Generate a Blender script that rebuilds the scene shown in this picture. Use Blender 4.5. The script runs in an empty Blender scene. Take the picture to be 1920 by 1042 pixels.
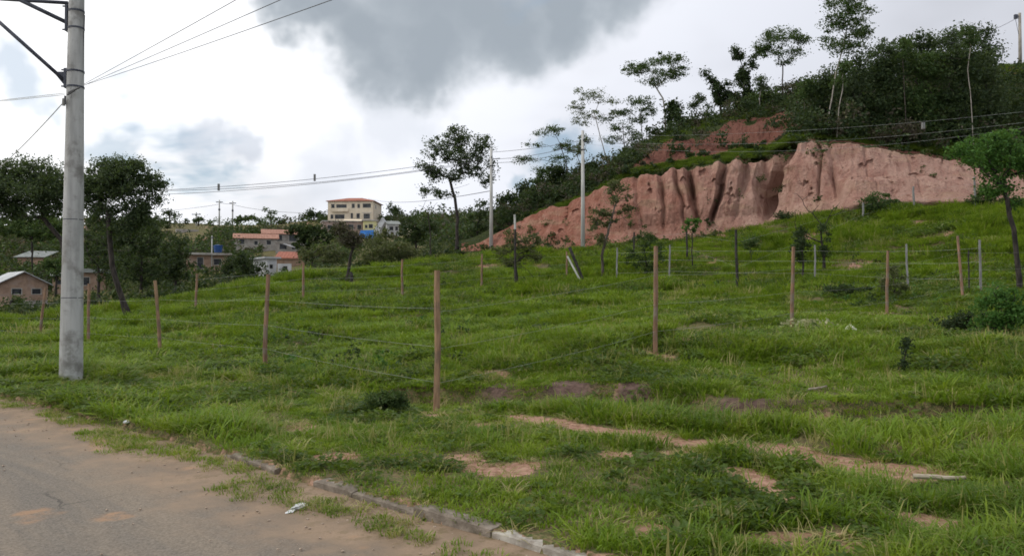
import bpy, math, random
import numpy as np
from mathutils import Vector, Matrix, Euler

# ------------------------------------------------------------------ camera, sky, sun, exposure
sc = bpy.context.scene
F_PX, W_PX, H_PX = 1450.0, 1920.0, 1042.0        # focal length in photo pixels
CAM_Z, PITCH = 1.62, math.atan(24.0 / 1450.0)
cam_d = bpy.data.cameras.new("camera"); cam = bpy.data.objects.new("camera", cam_d)
sc.collection.objects.link(cam)
cam.location = (0, 0, CAM_Z); cam.rotation_euler = (math.pi / 2 + PITCH, 0, 0)
cam_d.sensor_width = 36.0; cam_d.lens = 36.0 * F_PX / W_PX
cam_d.clip_start = 0.05; cam_d.clip_end = 3000
sc.camera = cam

SUN_AZ, SUN_EL = math.radians(-92), math.radians(44)      # azimuth from +Y, negative = to the left
sun_dir = Vector((math.sin(SUN_AZ) * math.cos(SUN_EL), math.cos(SUN_AZ) * math.cos(SUN_EL), math.sin(SUN_EL)))
sd_ = bpy.data.lights.new("sun", 'SUN'); sd_.energy = 1.45; sd_.angle = math.radians(14); sd_.color = (1.0, 0.95, 0.86)
sun = bpy.data.objects.new("sun", sd_); sc.collection.objects.link(sun)
sun.rotation_euler = sun_dir.to_track_quat('Z', 'Y').to_euler(); sun.location = (-20, 10, 40)

sc.view_settings.view_transform = 'Standard'; sc.view_settings.look = 'None'
sc.view_settings.exposure = 0.0; sc.view_settings.gamma = 1.0; sc.view_settings.use_curve_mapping = False
sc.render.engine = 'CYCLES'
sc.cycles.max_bounces = 4; sc.cycles.diffuse_bounces = 2; sc.cycles.glossy_bounces = 1
sc.cycles.transmission_bounces = 3; sc.cycles.transparent_max_bounces = 4
sc.cycles.use_denoising = True; sc.cycles.filter_width = 1.7
sc.cycles.sample_clamp_indirect = 4.0; sc.cycles.use_adaptive_sampling = True; sc.cycles.adaptive_threshold = 0.022

def U(px, py, d):
    """world point that the photo shows at pixel (px, py), d metres ahead"""
    x = (px - W_PX / 2) / F_PX; v = (H_PX / 2 - py) / F_PX
    c, s = math.cos(PITCH), math.sin(PITCH)
    yy = c - v * s; zz = s + v * c
    return np.array([x / yy * d, d, CAM_Z + zz / yy * d])
def m_per_px(d): return d / F_PX
def to_px(p):
    c, s = math.cos(PITCH), math.sin(PITCH)
    y = p[1]; z = p[2] - CAM_Z
    f = y * c + z * s; u = -y * s + z * c
    return W_PX / 2 + F_PX * p[0] / f, H_PX / 2 - F_PX * u / f

# ------------------------------------------------------------------ node helpers
class NT:
    def __init__(s, tree): s.t = tree; s.n = tree.nodes; s.l = tree.links
    def add(s, typ, **kw):
        n = s.n.new(typ)
        for k, v in kw.items():
            if k == 'inp':
                for a, b in v.items():
                    if hasattr(b, 'is_output') or isinstance(b, bpy.types.NodeSocket): s.l.new(b, n.inputs[a])
                    else: n.inputs[a].default_value = b
            else: setattr(n, k, v)
        return n
    def math(s, op, a, b=None, c=None, clamp=False):
        n = s.n.new('ShaderNodeMath'); n.operation = op; n.use_clamp = clamp
        for i, v in enumerate((a, b, c)):
            if v is None: continue
            if isinstance(v, bpy.types.NodeSocket): s.l.new(v, n.inputs[i])
            else: n.inputs[i].default_value = v
        return n.outputs[0]
    def vmath(s, op, a, b=None, out=0):
        n = s.n.new('ShaderNodeVectorMath'); n.operation = op
        for i, v in enumerate((a, b)):
            if v is None: continue
            if isinstance(v, bpy.types.NodeSocket): s.l.new(v, n.inputs[i])
            else: n.inputs[i].default_value = v
        return n.outputs[out]
    def noise(s, vec, scale, detail=4, rough=0.55, dist=0.0):
        n = s.n.new('ShaderNodeTexNoise'); n.inputs['Scale'].default_value = scale
        n.inputs['Detail'].default_value = detail; n.inputs['Roughness'].default_value = rough
        n.inputs['Distortion'].default_value = dist
        if vec is not None: s.l.new(vec, n.inputs['Vector'])
        return n.outputs['Fac']
    def remap(s, v, a, b, c=0.0, d=1.0, smooth=True):
        n = s.n.new('ShaderNodeMapRange'); n.interpolation_type = 'SMOOTHSTEP' if smooth else 'LINEAR'; n.clamp = True
        s.l.new(v, n.inputs[0])
        for i, k in enumerate((a, b, c, d)):
            if isinstance(k, bpy.types.NodeSocket): s.l.new(k, n.inputs[i + 1])
            else: n.inputs[i + 1].default_value = k
        return n.outputs[0]
    def mix(s, fac, a, b, blend='MIX'):
        n = s.n.new('ShaderNodeMix'); n.data_type = 'RGBA'; n.blend_type = blend
        for k, v in ((0, fac), (6, a), (7, b)):
            if isinstance(v, bpy.types.NodeSocket): s.l.new(v, n.inputs[k])
            elif k == 0: n.inputs[k].default_value = v
            else: n.inputs[k].default_value = (*v[:3], 1.0)
        return n.outputs[2]
    def mapping(s, vec, scale=(1, 1, 1), rot=(0, 0, 0)):
        n = s.n.new('ShaderNodeMapping'); s.l.new(vec, n.inputs[0])
        n.inputs['Scale'].default_value = scale; n.inputs['Rotation'].default_value = rot
        return n.outputs[0]

# ------------------------------------------------------------------ sky
world = bpy.data.worlds.new("World"); sc.world = world; world.use_nodes = True
w = NT(world.node_tree); w.n.clear()
tc = w.add('ShaderNodeTexCoord'); D = tc.outputs['Generated']
sky = w.add('ShaderNodeTexSky', sky_type='NISHITA', sun_disc=False)
sky.sun_elevation = SUN_EL; sky.sun_rotation = SUN_AZ; sky.air_density = 1.0; sky.dust_density = 1.5; sky.ozone_density = 1.5
sep = w.add('ShaderNodeSeparateXYZ', inp={0: D})
zz = w.math('ADD', w.math('MAXIMUM', sep.outputs[2], 0.0), 0.30)
pl = w.add('ShaderNodeCombineXYZ', inp={0: w.math('DIVIDE', sep.outputs[0], zz), 1: w.math('DIVIDE', sep.outputs[1], zz), 2: 0.0}).outputs[0]
nA = w.noise(w.vmath('ADD', pl, (3.1, 7.7, 0.0)), 1.5, 5, 0.56, 0.15)
nB = w.noise(w.vmath('ADD', pl, (11.0, 2.0, 5.0)), 1.1, 4, 0.6, 0.0)
nW = w.add('ShaderNodeTexNoise', inp={'Vector': D, 'Scale': 7.0, 'Detail': 4.5, 'Roughness': 0.6})
Dw = w.vmath('ADD', D, w.vmath('SCALE', w.vmath('SUBTRACT', nW.outputs['Color'], (0.5, 0.5, 0.5))))
for n in w.n:
    if n.type == 'VECT_MATH' and n.operation == 'SCALE': n.inputs[3].default_value = 0.17
def sky_dir(px, py):
    p = U(px, py, 1.0) - np.array([0, 0, CAM_Z]); return Vector(p).normalized()
def sky_dist(blobs):
    best = None
    for (px, py, r) in blobs:
        dd = w.math('MULTIPLY', w.vmath('DISTANCE', Dw, tuple(sky_dir(px, py)), out=1), F_PX / r)
        best = dd if best is None else w.math('SMOOTH_MIN', best, dd, 0.25)
    return best
dk = sky_dist([(590, 15, 85), (680, 78, 115), (790, 76, 112), (910, 34, 118), (1040, 0, 100), (820, -90, 220), (1150, -95, 125)])
m_dark = w.remap(dk, 1.25, 0.62, 0.0, 1.0); m_core = w.remap(dk, 1.0, 0.32, 0.0, 1.0)
m_small = w.remap(sky_dist([(380, 268, 44), (440, 280, 44)]), 1.2, 0.4, 0.0, 1.0)
m_low = w.remap(sky_dist([(740, 240, 80), (640, 310, 90)]), 1.2, 0.3, 0.0, 1.0)
m_blue = w.remap(sky_dist([(1060, 305, 62), (1130, 325, 65), (995, 372, 40)]), 1.15, 0.4, 0.0, 1.0)
m_blue2 = w.remap(sky_dist([(25, 140, 62), (220, 253, 50), (430, 335, 24)]), 1.15, 0.4, 0.0, 1.0)
cover = w.remap(nA, 0.27, 0.40)
cover = w.math('MULTIPLY', cover, w.math('SUBTRACT', 1.0, w.math('MULTIPLY', m_blue, 0.92)))
cover = w.math('MULTIPLY', cover, w.math('SUBTRACT', 1.0, w.math('MULTIPLY', m_blue2, 0.6)))
sunw = w.vmath('DOT_PRODUCT', D, tuple(sun_dir), out=1)
glow = w.remap(sunw, -0.20, 0.42, 0.74, 1.20, smooth=False)
shade = w.remap(nB, 0.30, 0.58, 0.80, 1.06)
base = w.mix(w.remap(sunw, -0.1, 0.7), (0.88, 0.91, 1.0), (1.0, 1.0, 1.0))
vs = w.n.new('ShaderNodeVectorMath'); vs.operation = 'SCALE'; w.l.new(base, vs.inputs[0]); w.l.new(w.math('MULTIPLY', glow, shade), vs.inputs[3])
cl = w.mix(w.math('MULTIPLY', m_dark, 0.92), vs.outputs[0], (0.48, 0.535, 0.59))
cl = w.mix(w.math('MULTIPLY', m_core, 0.75), cl, (0.335, 0.385, 0.44))
cl = w.mix(w.math('MULTIPLY', m_small, 0.6), cl, (0.52, 0.58, 0.68))
cl = w.mix(w.math('MULTIPLY', m_low, 0.42), cl, (0.60, 0.65, 0.74))
cl10 = w.n.new('ShaderNodeVectorMath'); cl10.operation = 'SCALE'; cl10.inputs[3].default_value = 10.0; w.l.new(cl, cl10.inputs[0])
skyc = w.mix(0.35, sky.outputs[0], (6.5, 8.2, 9.6))
tot = w.mix(cover, skyc, cl10.outputs[0])
bg = w.add('ShaderNodeBackground', inp={'Color': tot, 'Strength': 0.1})
wo = w.add('ShaderNodeOutputWorld', inp={'Surface': bg.outputs[0]})

# ------------------------------------------------------------------ noise
def _h(ix, iy, seed):
    v = (ix.astype(np.int64) * 374761393 + iy.astype(np.int64) * 668265263 + seed * 69069) & 0x7fffffff
    v = ((v ^ (v >> 13)) * 1274126177) & 0x7fffffff
    return ((v ^ (v >> 16)) & 0xffff) / 65535.0
def vnoise(x, y, seed=0):
    x = np.asarray(x, float); y = np.asarray(y, float)
    x0 = np.floor(x); y0 = np.floor(y); fx = x - x0; fy = y - y0
    fx = fx * fx * (3 - 2 * fx); fy = fy * fy * (3 - 2 * fy)
    a = _h(x0, y0, seed); b = _h(x0 + 1, y0, seed); c = _h(x0, y0 + 1, seed); d = _h(x0 + 1, y0 + 1, seed)
    return (a * (1 - fx) + b * fx) * (1 - fy) + (c * (1 - fx) + d * fx) * fy
def fbm(x, y, octv=4, seed=0, gain=0.5):
    s = 0; a = 1.0; t = 0
    for i in range(octv):
        s = s + a * vnoise(x * 2 ** i + 17.3 * i, y * 2 ** i - 9.1 * i, seed + i * 13); t += a; a *= gain
    return s / t
def sstep(a, b, v):
    t = np.clip((np.asarray(v, float) - a) / (b - a), 0, 1); return t * t * (3 - 2 * t)

# ------------------------------------------------------------------ materials
MATS = {}
def mat(name, c1, c2=None, scale=3.0, rough=0.85, bump=0.0, bscale=20.0, detail=5, stretch=(1, 1, 1), c3=None, s3=0.6, lo=0.38, hi=0.62, metal=0.0, spec=0.3):
    if name in MATS: return MATS[name]
    m = bpy.data.materials.new(name); m.use_nodes = True; t = NT(m.node_tree); b = t.n['Principled BSDF']
    co = t.add('ShaderNodeTexCoord').outputs['Object']
    cv = t.mapping(co, stretch)
    col = None
    if c2 is not None:
        col = t.mix(t.remap(t.noise(cv, scale, detail, 0.6), lo, hi), c1, c2)
    if c3 is not None:
        col = t.mix(t.remap(t.noise(t.vmath('ADD', co, (5.3, 1.7, 9.1)), s3, 6, 0.65), 0.48, 0.68), col, c3)
    if col is None: b.inputs['Base Color'].default_value = (*c1, 1)
    else: t.l.new(col, b.inputs['Base Color'])
    b.inputs['Roughness'].default_value = rough; b.inputs['Metallic'].default_value = metal
    b.inputs['Specular IOR Level'].default_value = spec
    if bump:
        bn = t.add('ShaderNodeBump', inp={'Height': t.noise(cv, bscale, 6, 0.65), 'Strength': bump, 'Distance': 0.02})
        t.l.new(bn.outputs[0], b.inputs['Normal'])
    MATS[name] = m; return m
def leafmat(name, c1, c2, c3=None, trans=0.35, nscale=0.8, var=0.5):
    m = bpy.data.materials.new(name); m.use_nodes = True; t = NT(m.node_tree); b = t.n['Principled BSDF']; out = t.n['Material Output']
    g = t.add('ShaderNodeNewGeometry')
    rnd = g.outputs['Random Per Island']
    nz = t.noise(g.outputs['Position'], nscale, 3, 0.6)
    f = t.math('ADD', t.math('MULTIPLY', rnd, var), t.math('MULTIPLY', t.remap(nz, 0.35, 0.65), 1.0 - var))
    col = t.mix(f, c1, c2)
    if c3: col = t.mix(t.remap(rnd, 0.86, 0.95), col, c3)
    t.l.new(col, b.inputs['Base Color']); b.inputs['Roughness'].default_value = 0.65; b.inputs['Specular IOR Level'].default_value = 0.25
    tr = t.add('ShaderNodeBsdfTranslucent'); t.l.new(t.mix(0.3, col, (0.25, 0.35, 0.03)), tr.inputs['Color'])
    mx = t.add('ShaderNodeMixShader', inp={0: trans, 1: b.outputs[0], 2: tr.outputs[0]})
    t.l.new(mx.outputs[0], out.inputs['Surface'])
    MATS[name] = m; return m
leafmat('leaf_dark', (0.012, 0.026, 0.010), (0.034, 0.060, 0.020), (0.06, 0.085, 0.03), 0.22)
leafmat('leaf_mid', (0.024, 0.050, 0.016), (0.055, 0.10, 0.026), (0.10, 0.13, 0.045), 0.28)
leafmat('leaf_olive', (0.055, 0.07, 0.03), (0.11, 0.125, 0.05), (0.16, 0.15, 0.08), 0.3)
leafmat('leaf_bright', (0.03, 0.085, 0.018), (0.07, 0.175, 0.03), (0.12, 0.23, 0.06), 0.38)
leafmat('leaf_brown', (0.045, 0.04, 0.028), (0.085, 0.07, 0.05), (0.10, 0.10, 0.05), 0.2)
leafmat('leaf_pale', (0.05, 0.07, 0.035), (0.10, 0.13, 0.055), (0.17, 0.19, 0.09), 0.35)
leafmat('leaf_grey', (0.024, 0.042, 0.020), (0.062, 0.092, 0.044), (0.11, 0.14, 0.07), 0.32)
leafmat('leaf_cut', (0.25, 0.28, 0.16), (0.45, 0.42, 0.24), (0.06, 0.10, 0.04), 0.3)
mat('bark', (0.045, 0.035, 0.028), (0.10, 0.085, 0.07), 8, bump=0.6, stretch=(1, 1, .3))
mat('bark_dark', (0.02, 0.017, 0.015), (0.055, 0.045, 0.04), 8, bump=0.6, stretch=(1, 1, .3))
mat('bark_pale', (0.22, 0.20, 0.17), (0.36, 0.33, 0.29), 6, bump=0.4, stretch=(1, 1, .3))
mat('concrete_pole', (0.31, 0.315, 0.31), (0.45, 0.455, 0.45), 1.6, bump=0.35, bscale=30, stretch=(3, 3, .35), c3=(0.20, 0.195, 0.185), s3=2.2)
mat('concrete_far', (0.36, 0.36, 0.35), (0.48, 0.48, 0.46), 1.5, stretch=(2, 2, .4))
mat('post_wood', (0.16, 0.095, 0.06), (0.28, 0.17, 0.11), 5, bump=0.7, stretch=(3, 3, .4), c3=(0.20, 0.165, 0.13), s3=3.0)
mat('post_pale', (0.20, 0.125, 0.075), (0.33, 0.215, 0.13), 5, bump=0.7, stretch=(3, 3, .4), c3=(0.17, 0.12, 0.085), s3=3.0)
mat('post_grey', (0.14, 0.14, 0.138), (0.235, 0.235, 0.23), 5, bump=0.3, stretch=(3, 3, .4))
mat('post_dark', (0.02, 0.019, 0.018), (0.05, 0.045, 0.04), 5, bump=0.5)
mat('white_paint', (0.5, 0.5, 0.48), (0.36, 0.36, 0.34), 6)
mat('wire', (0.30, 0.31, 0.31), (0.45, 0.46, 0.46), 3, rough=0.5, metal=0.4)
mat('cable', (0.05, 0.05, 0.055), (0.09, 0.09, 0.095), 3, rough=0.6)
mat('steel_dark', (0.035, 0.04, 0.055), (0.07, 0.075, 0.095), 4, rough=0.5, metal=0.3)

# ------------------------------------------------------------------ mesh helpers
COL = sc.collection
def mesh_from(name, V, quads=None, tris=None, smooth=False):
    me = bpy.data.meshes.new(name); V = np.asarray(V, np.float32).reshape(-1, 3)
    q = np.zeros((0, 4), np.int32) if quads is None else np.asarray(quads, np.int32).reshape(-1, 4)
    t = np.zeros((0, 3), np.int32) if tris is None else np.asarray(tris, np.int32).reshape(-1, 3)
    me.vertices.add(len(V)); me.vertices.foreach_set('co', V.ravel())
    me.loops.add(q.size + t.size); me.loops.foreach_set('vertex_index', np.concatenate([q.ravel(), t.ravel()]))
    me.polygons.add(len(q) + len(t))
    me.polygons.foreach_set('loop_start', np.concatenate([np.arange(len(q)) * 4, q.size + np.arange(len(t)) * 3]).astype(np.int32))
    me.polygons.foreach_set('use_smooth', np.full(len(q) + len(t), bool(smooth)))
    me.update(calc_edges=True); me.validate()
    return me
def link(name, me, m=None, parent=None):
    o = bpy.data.objects.new(name, me); COL.objects.link(o)
    if m is not None: me.materials.append(MATS[m] if isinstance(m, str) else m)
    if parent is not None: o.parent = parent
    return o
def tag(o, label=None, cat=None, group=None, kind=None):
    if label: o['label'] = label
    if cat: o['category'] = cat
    if group: o['group'] = group
    if kind: o['kind'] = kind
    return o
def thing(name, label, cat, loc=(0, 0, 0), rz=0.0, group=None):
    o = bpy.data.objects.new(name, None); COL.objects.link(o); o.empty_display_size = 0.2
    o.location = tuple(float(v) for v in loc); o.rotation_euler = (0, 0, rz)
    return tag(o, label, cat, group)
class MB:
    """collects shapes, builds them as one mesh"""
    def __init__(s): s.v = []; s.q = []; s.t = []; s.n = 0
    def raw(s, V, q=(), t=()):
        V = np.asarray(V, float).reshape(-1, 3)
        if len(q): s.q.append(np.asarray(q).reshape(-1, 4) + s.n)
        if len(t): s.t.append(np.asarray(t).reshape(-1, 3) + s.n)
        s.v.append(V); s.n += len(V); return s
    def box(s, c, size, rz=0.0, bev=0.0, tilt=None):
        x, y, z = np.asarray(size, float) / 2
        if bev:
            b = bev; P = []
            for sz, ins in ((-z, b), (-z + b, 0), (z - b, 0), (z, b)):
                X, Y = x - ins, y - ins
                P += [(-X + b, -Y, sz), (X - b, -Y, sz), (X, -Y + b, sz), (X, Y - b, sz), (X - b, Y, sz), (-X + b, Y, sz), (-X, Y - b, sz), (-X, -Y + b, sz)]
            q = []; t = []
            for k in range(3):
                for i in range(8): a = k * 8 + i; bb = k * 8 + (i + 1) % 8; q.append((a, bb, bb + 8, a + 8))
            for k, o in ((0, 1), (24, 0)):
                f = [(0, 1, 2, 7), (7, 2, 3, 6), (6, 3, 4, 5)]
                for g in f: q.append(tuple(k + i for i in (g[::-1] if o else g)))
            V = np.array(P)
        else:
            V = np.array([(a * x, b * y, c_ * z) for c_ in (-1, 1) for a, b in ((-1, -1), (1, -1), (1, 1), (-1, 1))])
            q = [(3, 2, 1, 0), (4, 5, 6, 7), (0, 1, 5, 4), (1, 2, 6, 5), (2, 3, 7, 6), (3, 0, 4, 7)]; t = []
        if tilt is not None: V = V @ np.array(Euler(tilt).to_matrix()).T
        cz, sz = math.cos(rz), math.sin(rz)
        V = V @ np.array([[cz, -sz, 0], [sz, cz, 0], [0, 0, 1]]).T
        return s.raw(V + np.asarray(c, float), q, t)
    def tube(s, pts, rad, n=8, cap=True):
        pts = np.asarray(pts, float); k = len(pts); rad = np.broadcast_to(np.asarray(rad, float), (k,))
        T = np.gradient(pts, axis=0); T /= np.linalg.norm(T, axis=1, keepdims=True) + 1e-9
        ref = np.array([0, 0, 1.0]) if abs(T[:, 2]).mean() < 0.8 else np.array([0, 1.0, 0])
        A = np.cross(T, ref); A /= np.linalg.norm(A, axis=1, keepdims=True) + 1e-9; B = np.cross(T, A)
        an = np.arange(n) * 2 * math.pi / n
        V = (pts[:, None] + rad[:, None, None] * (np.cos(an)[None, :, None] * A[:, None] + np.sin(an)[None, :, None] * B[:, None])).reshape(-1, 3)
        q = []
        for i in range(k - 1):
            a = i * n + np.arange(n); b = i * n + (np.arange(n) + 1) % n
            q.append(np.stack([a, a + n, b + n, b], 1))
        t = []
        if cap:
            V = np.vstack([V, pts[0], pts[-1]]); j = np.arange(n); jn = (j + 1) % n
            t = np.vstack([np.stack([np.full(n, k * n), j, jn], 1), np.stack([np.full(n, k * n + 1), (k - 1) * n + jn, (k - 1) * n + j], 1)])
        return s.raw(V, np.vstack(q), t)
    def prism(s, poly, y0, y1):
        """polygon in x,z extruded along y"""
        n = len(poly); V = [(p[0], y0, p[1]) for p in poly] + [(p[0], y1, p[1]) for p in poly]
        q = [(i, (i + 1) % n, (i + 1) % n + n, i + n) for i in range(n)]; t = []
        for i in range(1, n - 1): t += [(0, i + 1, i), (n, n + i, n + i + 1)]
        return s.raw(V, q, t)
    def build(s, name, m, parent=None, smooth=False, local=True):
        V = np.vstack(s.v)
        if parent is not None and not local:
            p = parent; off = np.zeros(3)
            while p is not None: off += np.array(p.location); p = p.parent
            V = V - off
        me = mesh_from(name, V, np.vstack(s.q) if s.q else None, np.vstack(s.t) if s.t else None, smooth)
        return link(name, me, m, parent)

# ------------------------------------------------------------------ ground heights
KERB = np.array([(9.5, -3.6), (3.0, 2.15), (1.2, 3.85), (0.13, 4.8), (-1.7, 6.42), (-2.72, 7.45), (-4.5, 9.0), (-7.75, 11.75), (-16.5, 20.2), (-45, 48), (-80, 82)])
def poly_sd(x, y, P):
    """distance to polyline P, positive to the right-hand side when walking along it reversed (the field side here), and arc position"""
    x = np.asarray(x, float); y = np.asarray(y, float)
    best = np.full(x.shape, 1e9); sg = np.ones(x.shape); arc = np.zeros(x.shape); acc = 0.0
    for a, b in zip(P[:-1], P[1:]):
        d = b - a; L = np.hypot(*d); t = np.clip(((x - a[0]) * d[0] + (y - a[1]) * d[1]) / L ** 2, 0, 1)
        dx = x - a[0] - t * d[0]; dy = y - a[1] - t * d[1]; r = np.hypot(dx, dy)
        cr = d[0] * dy - d[1] * dx; k = r < best
        best = np.where(k, r, best); sg = np.where(k, np.where(cr > 0, -1.0, 1.0), sg); arc = np.where(k, acc + t * L, arc); acc += L
    return best * sg, arc
CTRL = [  # (px, py, metres ahead) where the photo shows ground
    (818, 755, 11), (498, 698, 15.9), (300, 665, 20.7), (165, 650, 24), (75, 645, 26.6), (1228, 662, 14), (1485, 622, 18), (1663, 593, 23), (1820, 572, 24),
    (1704, 547, 30.5), (1527, 538, 37), (1155, 532, 45), (1062, 530, 46), (902, 545, 41), (753, 560, 38), (565, 575, 36), (365, 590, 36), (965, 548, 40), (1910, 552, 27),
    (245, 602, 42), (100, 600, 44), (-60, 612, 44), (-200, 620, 46), (300, 566, 50), (450, 545, 52), (560, 522, 56), (660, 510, 57), (760, 500, 58), (870, 480, 63), (950, 474, 62),
    (1050, 474, 60), (1100, 471, 59), (1200, 458, 58), (1300, 450, 57), (1400, 436, 56), (1440, 428, 55.5), (1490, 414, 54), (1550, 407, 52.5), (1650, 397, 51.5), (1750, 392, 50.5), (1850, 388, 49.5), (1960, 382, 48.5), (2150, 372, 47), (2400, 360, 47),
    (1500, 470, 47), (1700, 455, 42), (1850, 450, 40), (1250, 495, 50), (2100, 520, 30), (2300, 560, 22), (2200, 700, 10), (1900, 640, 15), (1500, 700, 12.5), (1350, 600, 22), (1100, 600, 22), (800, 620, 25), (600, 620, 26)]
CP = [U(*c) for c in CTRL]
CP += [np.array(p, float) for p in [(1, 6, .10), (4, 5, .14), (7, 5, .2), (2.5, 8.5, .12), (0, 9, .08), (-2, 9.5, .05), (-4, 12, .02), (-8, 15, 0), (-14, 20, -.05), (5, 9, .2), (8, 9, .3), (8, 2, .15), (12, 6, .35), (-30, 36, -.6), (-60, 60, -1.5),
      # below the hill
      (0, 75, 4.5), (15, 70, 4.5), (30, 62, 5.5), (45, 60, 6), (10, 100, 4), (40, 100, 5), (70, 70, 6), (90, 120, 6),
      # valley and far slope
      (-45, 62, -2.6), (-25, 66, -1.0), (-30, 78, -2.2), (-62, 96, -1.6), (-75, 80, -2.6), (-100, 110, -2.5), (-54, 108, 0.5), (-40, 95, -1), (-15, 90, 1.5), (-8, 110, 5)]]
CP += [U(*c) for c in [(190, 549, 112), (385, 508, 135), (300, 505, 150), (480, 475, 165), (540, 470, 168), (515, 516, 118), (560, 500, 140), (620, 450, 200), (670, 440, 228), (690, 452, 205), (740, 442, 210), (40, 490, 170), (120, 450, 215), (0, 455, 215),
      (100, 424, 255), (-100, 424, 255), (-300, 420, 250), (300, 420, 258), (411, 424, 260), (520, 420, 260), (600, 412, 255), (700, 412, 260), (800, 420, 230), (860, 440, 150), (800, 460, 110), (350, 432, 230), (900, 430, 200)]]
CP += [U(*c) + np.array([0, 0, 0]) for c in [(100, 430, 330), (500, 430, 330), (-400, 430, 330), (900, 450, 330), (1400, 480, 330), (2200, 500, 330)]]
CP += [np.array(p, float) for p in [(0, -40, 0), (40, -40, 1), (-40, -30, 0), (60, 0, 2), (80, 30, 4)]]
CP = np.array(CP)
def _phi(r): return np.sqrt(r * r + 4.0)
_n = len(CP)
_A = np.zeros((_n + 3, _n + 3)); _r = np.hypot(CP[:, None, 0] - CP[None, :, 0], CP[:, None, 1] - CP[None, :, 1])
_lam = 0.02 + 0.0006 * np.abs(CP[:, 1])
_A[:_n, :_n] = _phi(_r) - np.diag(_lam * 1.0); _A[:_n, _n] = 1; _A[:_n, _n + 1:] = CP[:, :2]; _A[_n, :_n] = 1; _A[_n + 1:, :_n] = CP[:, :2].T
_w = np.linalg.solve(_A, np.concatenate([CP[:, 2], np.zeros(3)]))
BANK = np.array([U(800, 722, 12.0)[:2], U(930, 735, 11.6)[:2], U(1100, 738, 11.4)[:2], U(1210, 742, 11.2)[:2], U(1340, 778, 9.7)[:2], U(1500, 785, 9.4)[:2], U(1700, 790, 9.3)[:2]])
PATH = np.array([U(820, 762, 10.3)[:2], U(950, 772, 9.9)[:2], U(1100, 800, 8.8)[:2], U(1250, 822, 8.1)[:2], U(1400, 840, 7.6)[:2], U(1550, 866, 6.9)[:2], U(1700, 888, 6.45)[:2]])
def H(x, y, fine=True):
    x = np.asarray(x, float); y = np.asarray(y, float); sh = x.shape; xf = x.ravel(); yf = y.ravel()
    z = np.empty(xf.shape)
    for i in range(0, len(xf), 20000):
        a = xf[i:i + 20000]; b = yf[i:i + 20000]
        z[i:i + 20000] = _phi(np.hypot(a[:, None] - CP[None, :, 0], b[:, None] - CP[None, :, 1])) @ _w[:_n] + _w[_n] + _w[_n + 1] * a + _w[_n + 2] * b
    dist = np.hypot(xf, yf)
    sb, _ = poly_sd(xf, yf, BANK)
    near = np.abs(sb) < 3.0
    xin = sstep(-2.6, -1.4, xf) * (1 - sstep(5.5, 7.0, xf))
    # a small eroded earth step: drop in front of it
    step = 0.26 * (sstep(-0.12, 0.14, -sb) - 1.0) * np.exp(-np.abs(np.minimum(-sb, 0)) / 0.9) * xin + 0.10 * sstep(-0.1, .2, -sb) * np.exp(-np.maximum(-sb, 0) / 1.2) * xin
    z = z + np.where(near, step, 0)
    if fine:
        amp = np.clip(dist / 25.0, 0.6, 1.6)
        z = z + amp * (0.16 * (fbm(xf * 0.35, yf * 0.35, 3, 5) - 0.5) + 0.10 * (fbm(xf * 1.3, yf * 1.3, 3, 9) - 0.5)) * sstep(2, 7, dist)
        z = z + sstep(11, 17, dist) * (1 - sstep(60, 90, dist)) * (0.42 + .2 * sstep(24, 36, dist)) * (fbm(xf * .6, yf * .45, 3, 17) - .5)
        z = z + sstep(60, 120, dist) * 2.0 * (fbm(xf * 0.06, yf * 0.06, 3, 21) - 0.5)
    sd, _ = poly_sd(xf, yf, KERB)
    ks = sstep(0.05, 1.4, sd)                       # level with the kerb top beside the road
    z = np.where(sd > 0, z * ks + (0.085 + 0.03 * (fbm(xf * 2, yf * 2, 2, 3) - .5)) * (1 - ks), np.where(sd > -9.2, -0.10, -0.10 + 0.1 * sstep(9.2, 10.5, -sd)))
    return z.reshape(sh)
def Hs(x, y): return float(H(np.array([x]), np.array([y]))[0])

# bare earth patches on the field: (px, py, metres ahead, half width m, half depth m)
BARE = [(770, 775, 10.0, .30, .22), (800, 758, 10.8, .24, .16), (870, 862, 7.15, .22, .16), (955, 880, 6.75, .30, .18), (905, 803, 9.0, .16, .16), (1415, 900, 6.3, .20, .28), (1460, 940, 5.7, .12, .14), (1745, 995, 5.05, .2, .14),
        (1480, 1015, 4.8, .4, .08), (1610, 1032, 4.6, .22, .08), (1395, 890, 6.5, .1, .1), (440, 722, 14.2, .28, .35), (570, 803, 9.1, .22, .22), (345, 686, 18, .3, .4), (282, 597, 38, 1.0, 1.2), (955, 530, 40.5, .6, .8),
        (1040, 790, 9.3, .25, .12), (330, 806, 9.1, .3, .12), (1335, 495, 48, .5, .5), (1515, 455, 49, .5, 1.0), (1480, 448, 51, .5, .5), (890, 500, 52, 1.1, .6), (760, 545, 44, .4, .4), (880, 462, 64, 2.5, 2.5), (1730, 415, 46, .7, .6), (1860, 398, 46, .8, .5), (1635, 420, 48, .8, .4), (1690, 505, 40, .5, .4), (1870, 490, 36, .5, .4),
        (1330, 955, 5.5, .15, .1), (1150, 850, 7.3, .3, .15), (1900, 925, 5.9, .2, .12), (1230, 668, 13.9, .35, .25), (1488, 628, 17.8, .4, .3), (700, 800, 9.2, .2, .12), (1200, 1000, 5.0, .3, .1), (620, 860, 7.3, .2, .1),
        (20, 450, 212, 18, 8), (95, 457, 206, 12, 3), (45, 492, 160, 10, 8), (540, 488, 150, 6, 6), (5, 500, 150, 8, 6), (165, 418, 250, 8, 4), (500, 440, 220, 8, 3), (400, 445, 210, 5, 3)]
_B = [(*U(a, b, c)[:2], hw, hd) for a, b, c, hw, hd in BARE]
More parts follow.
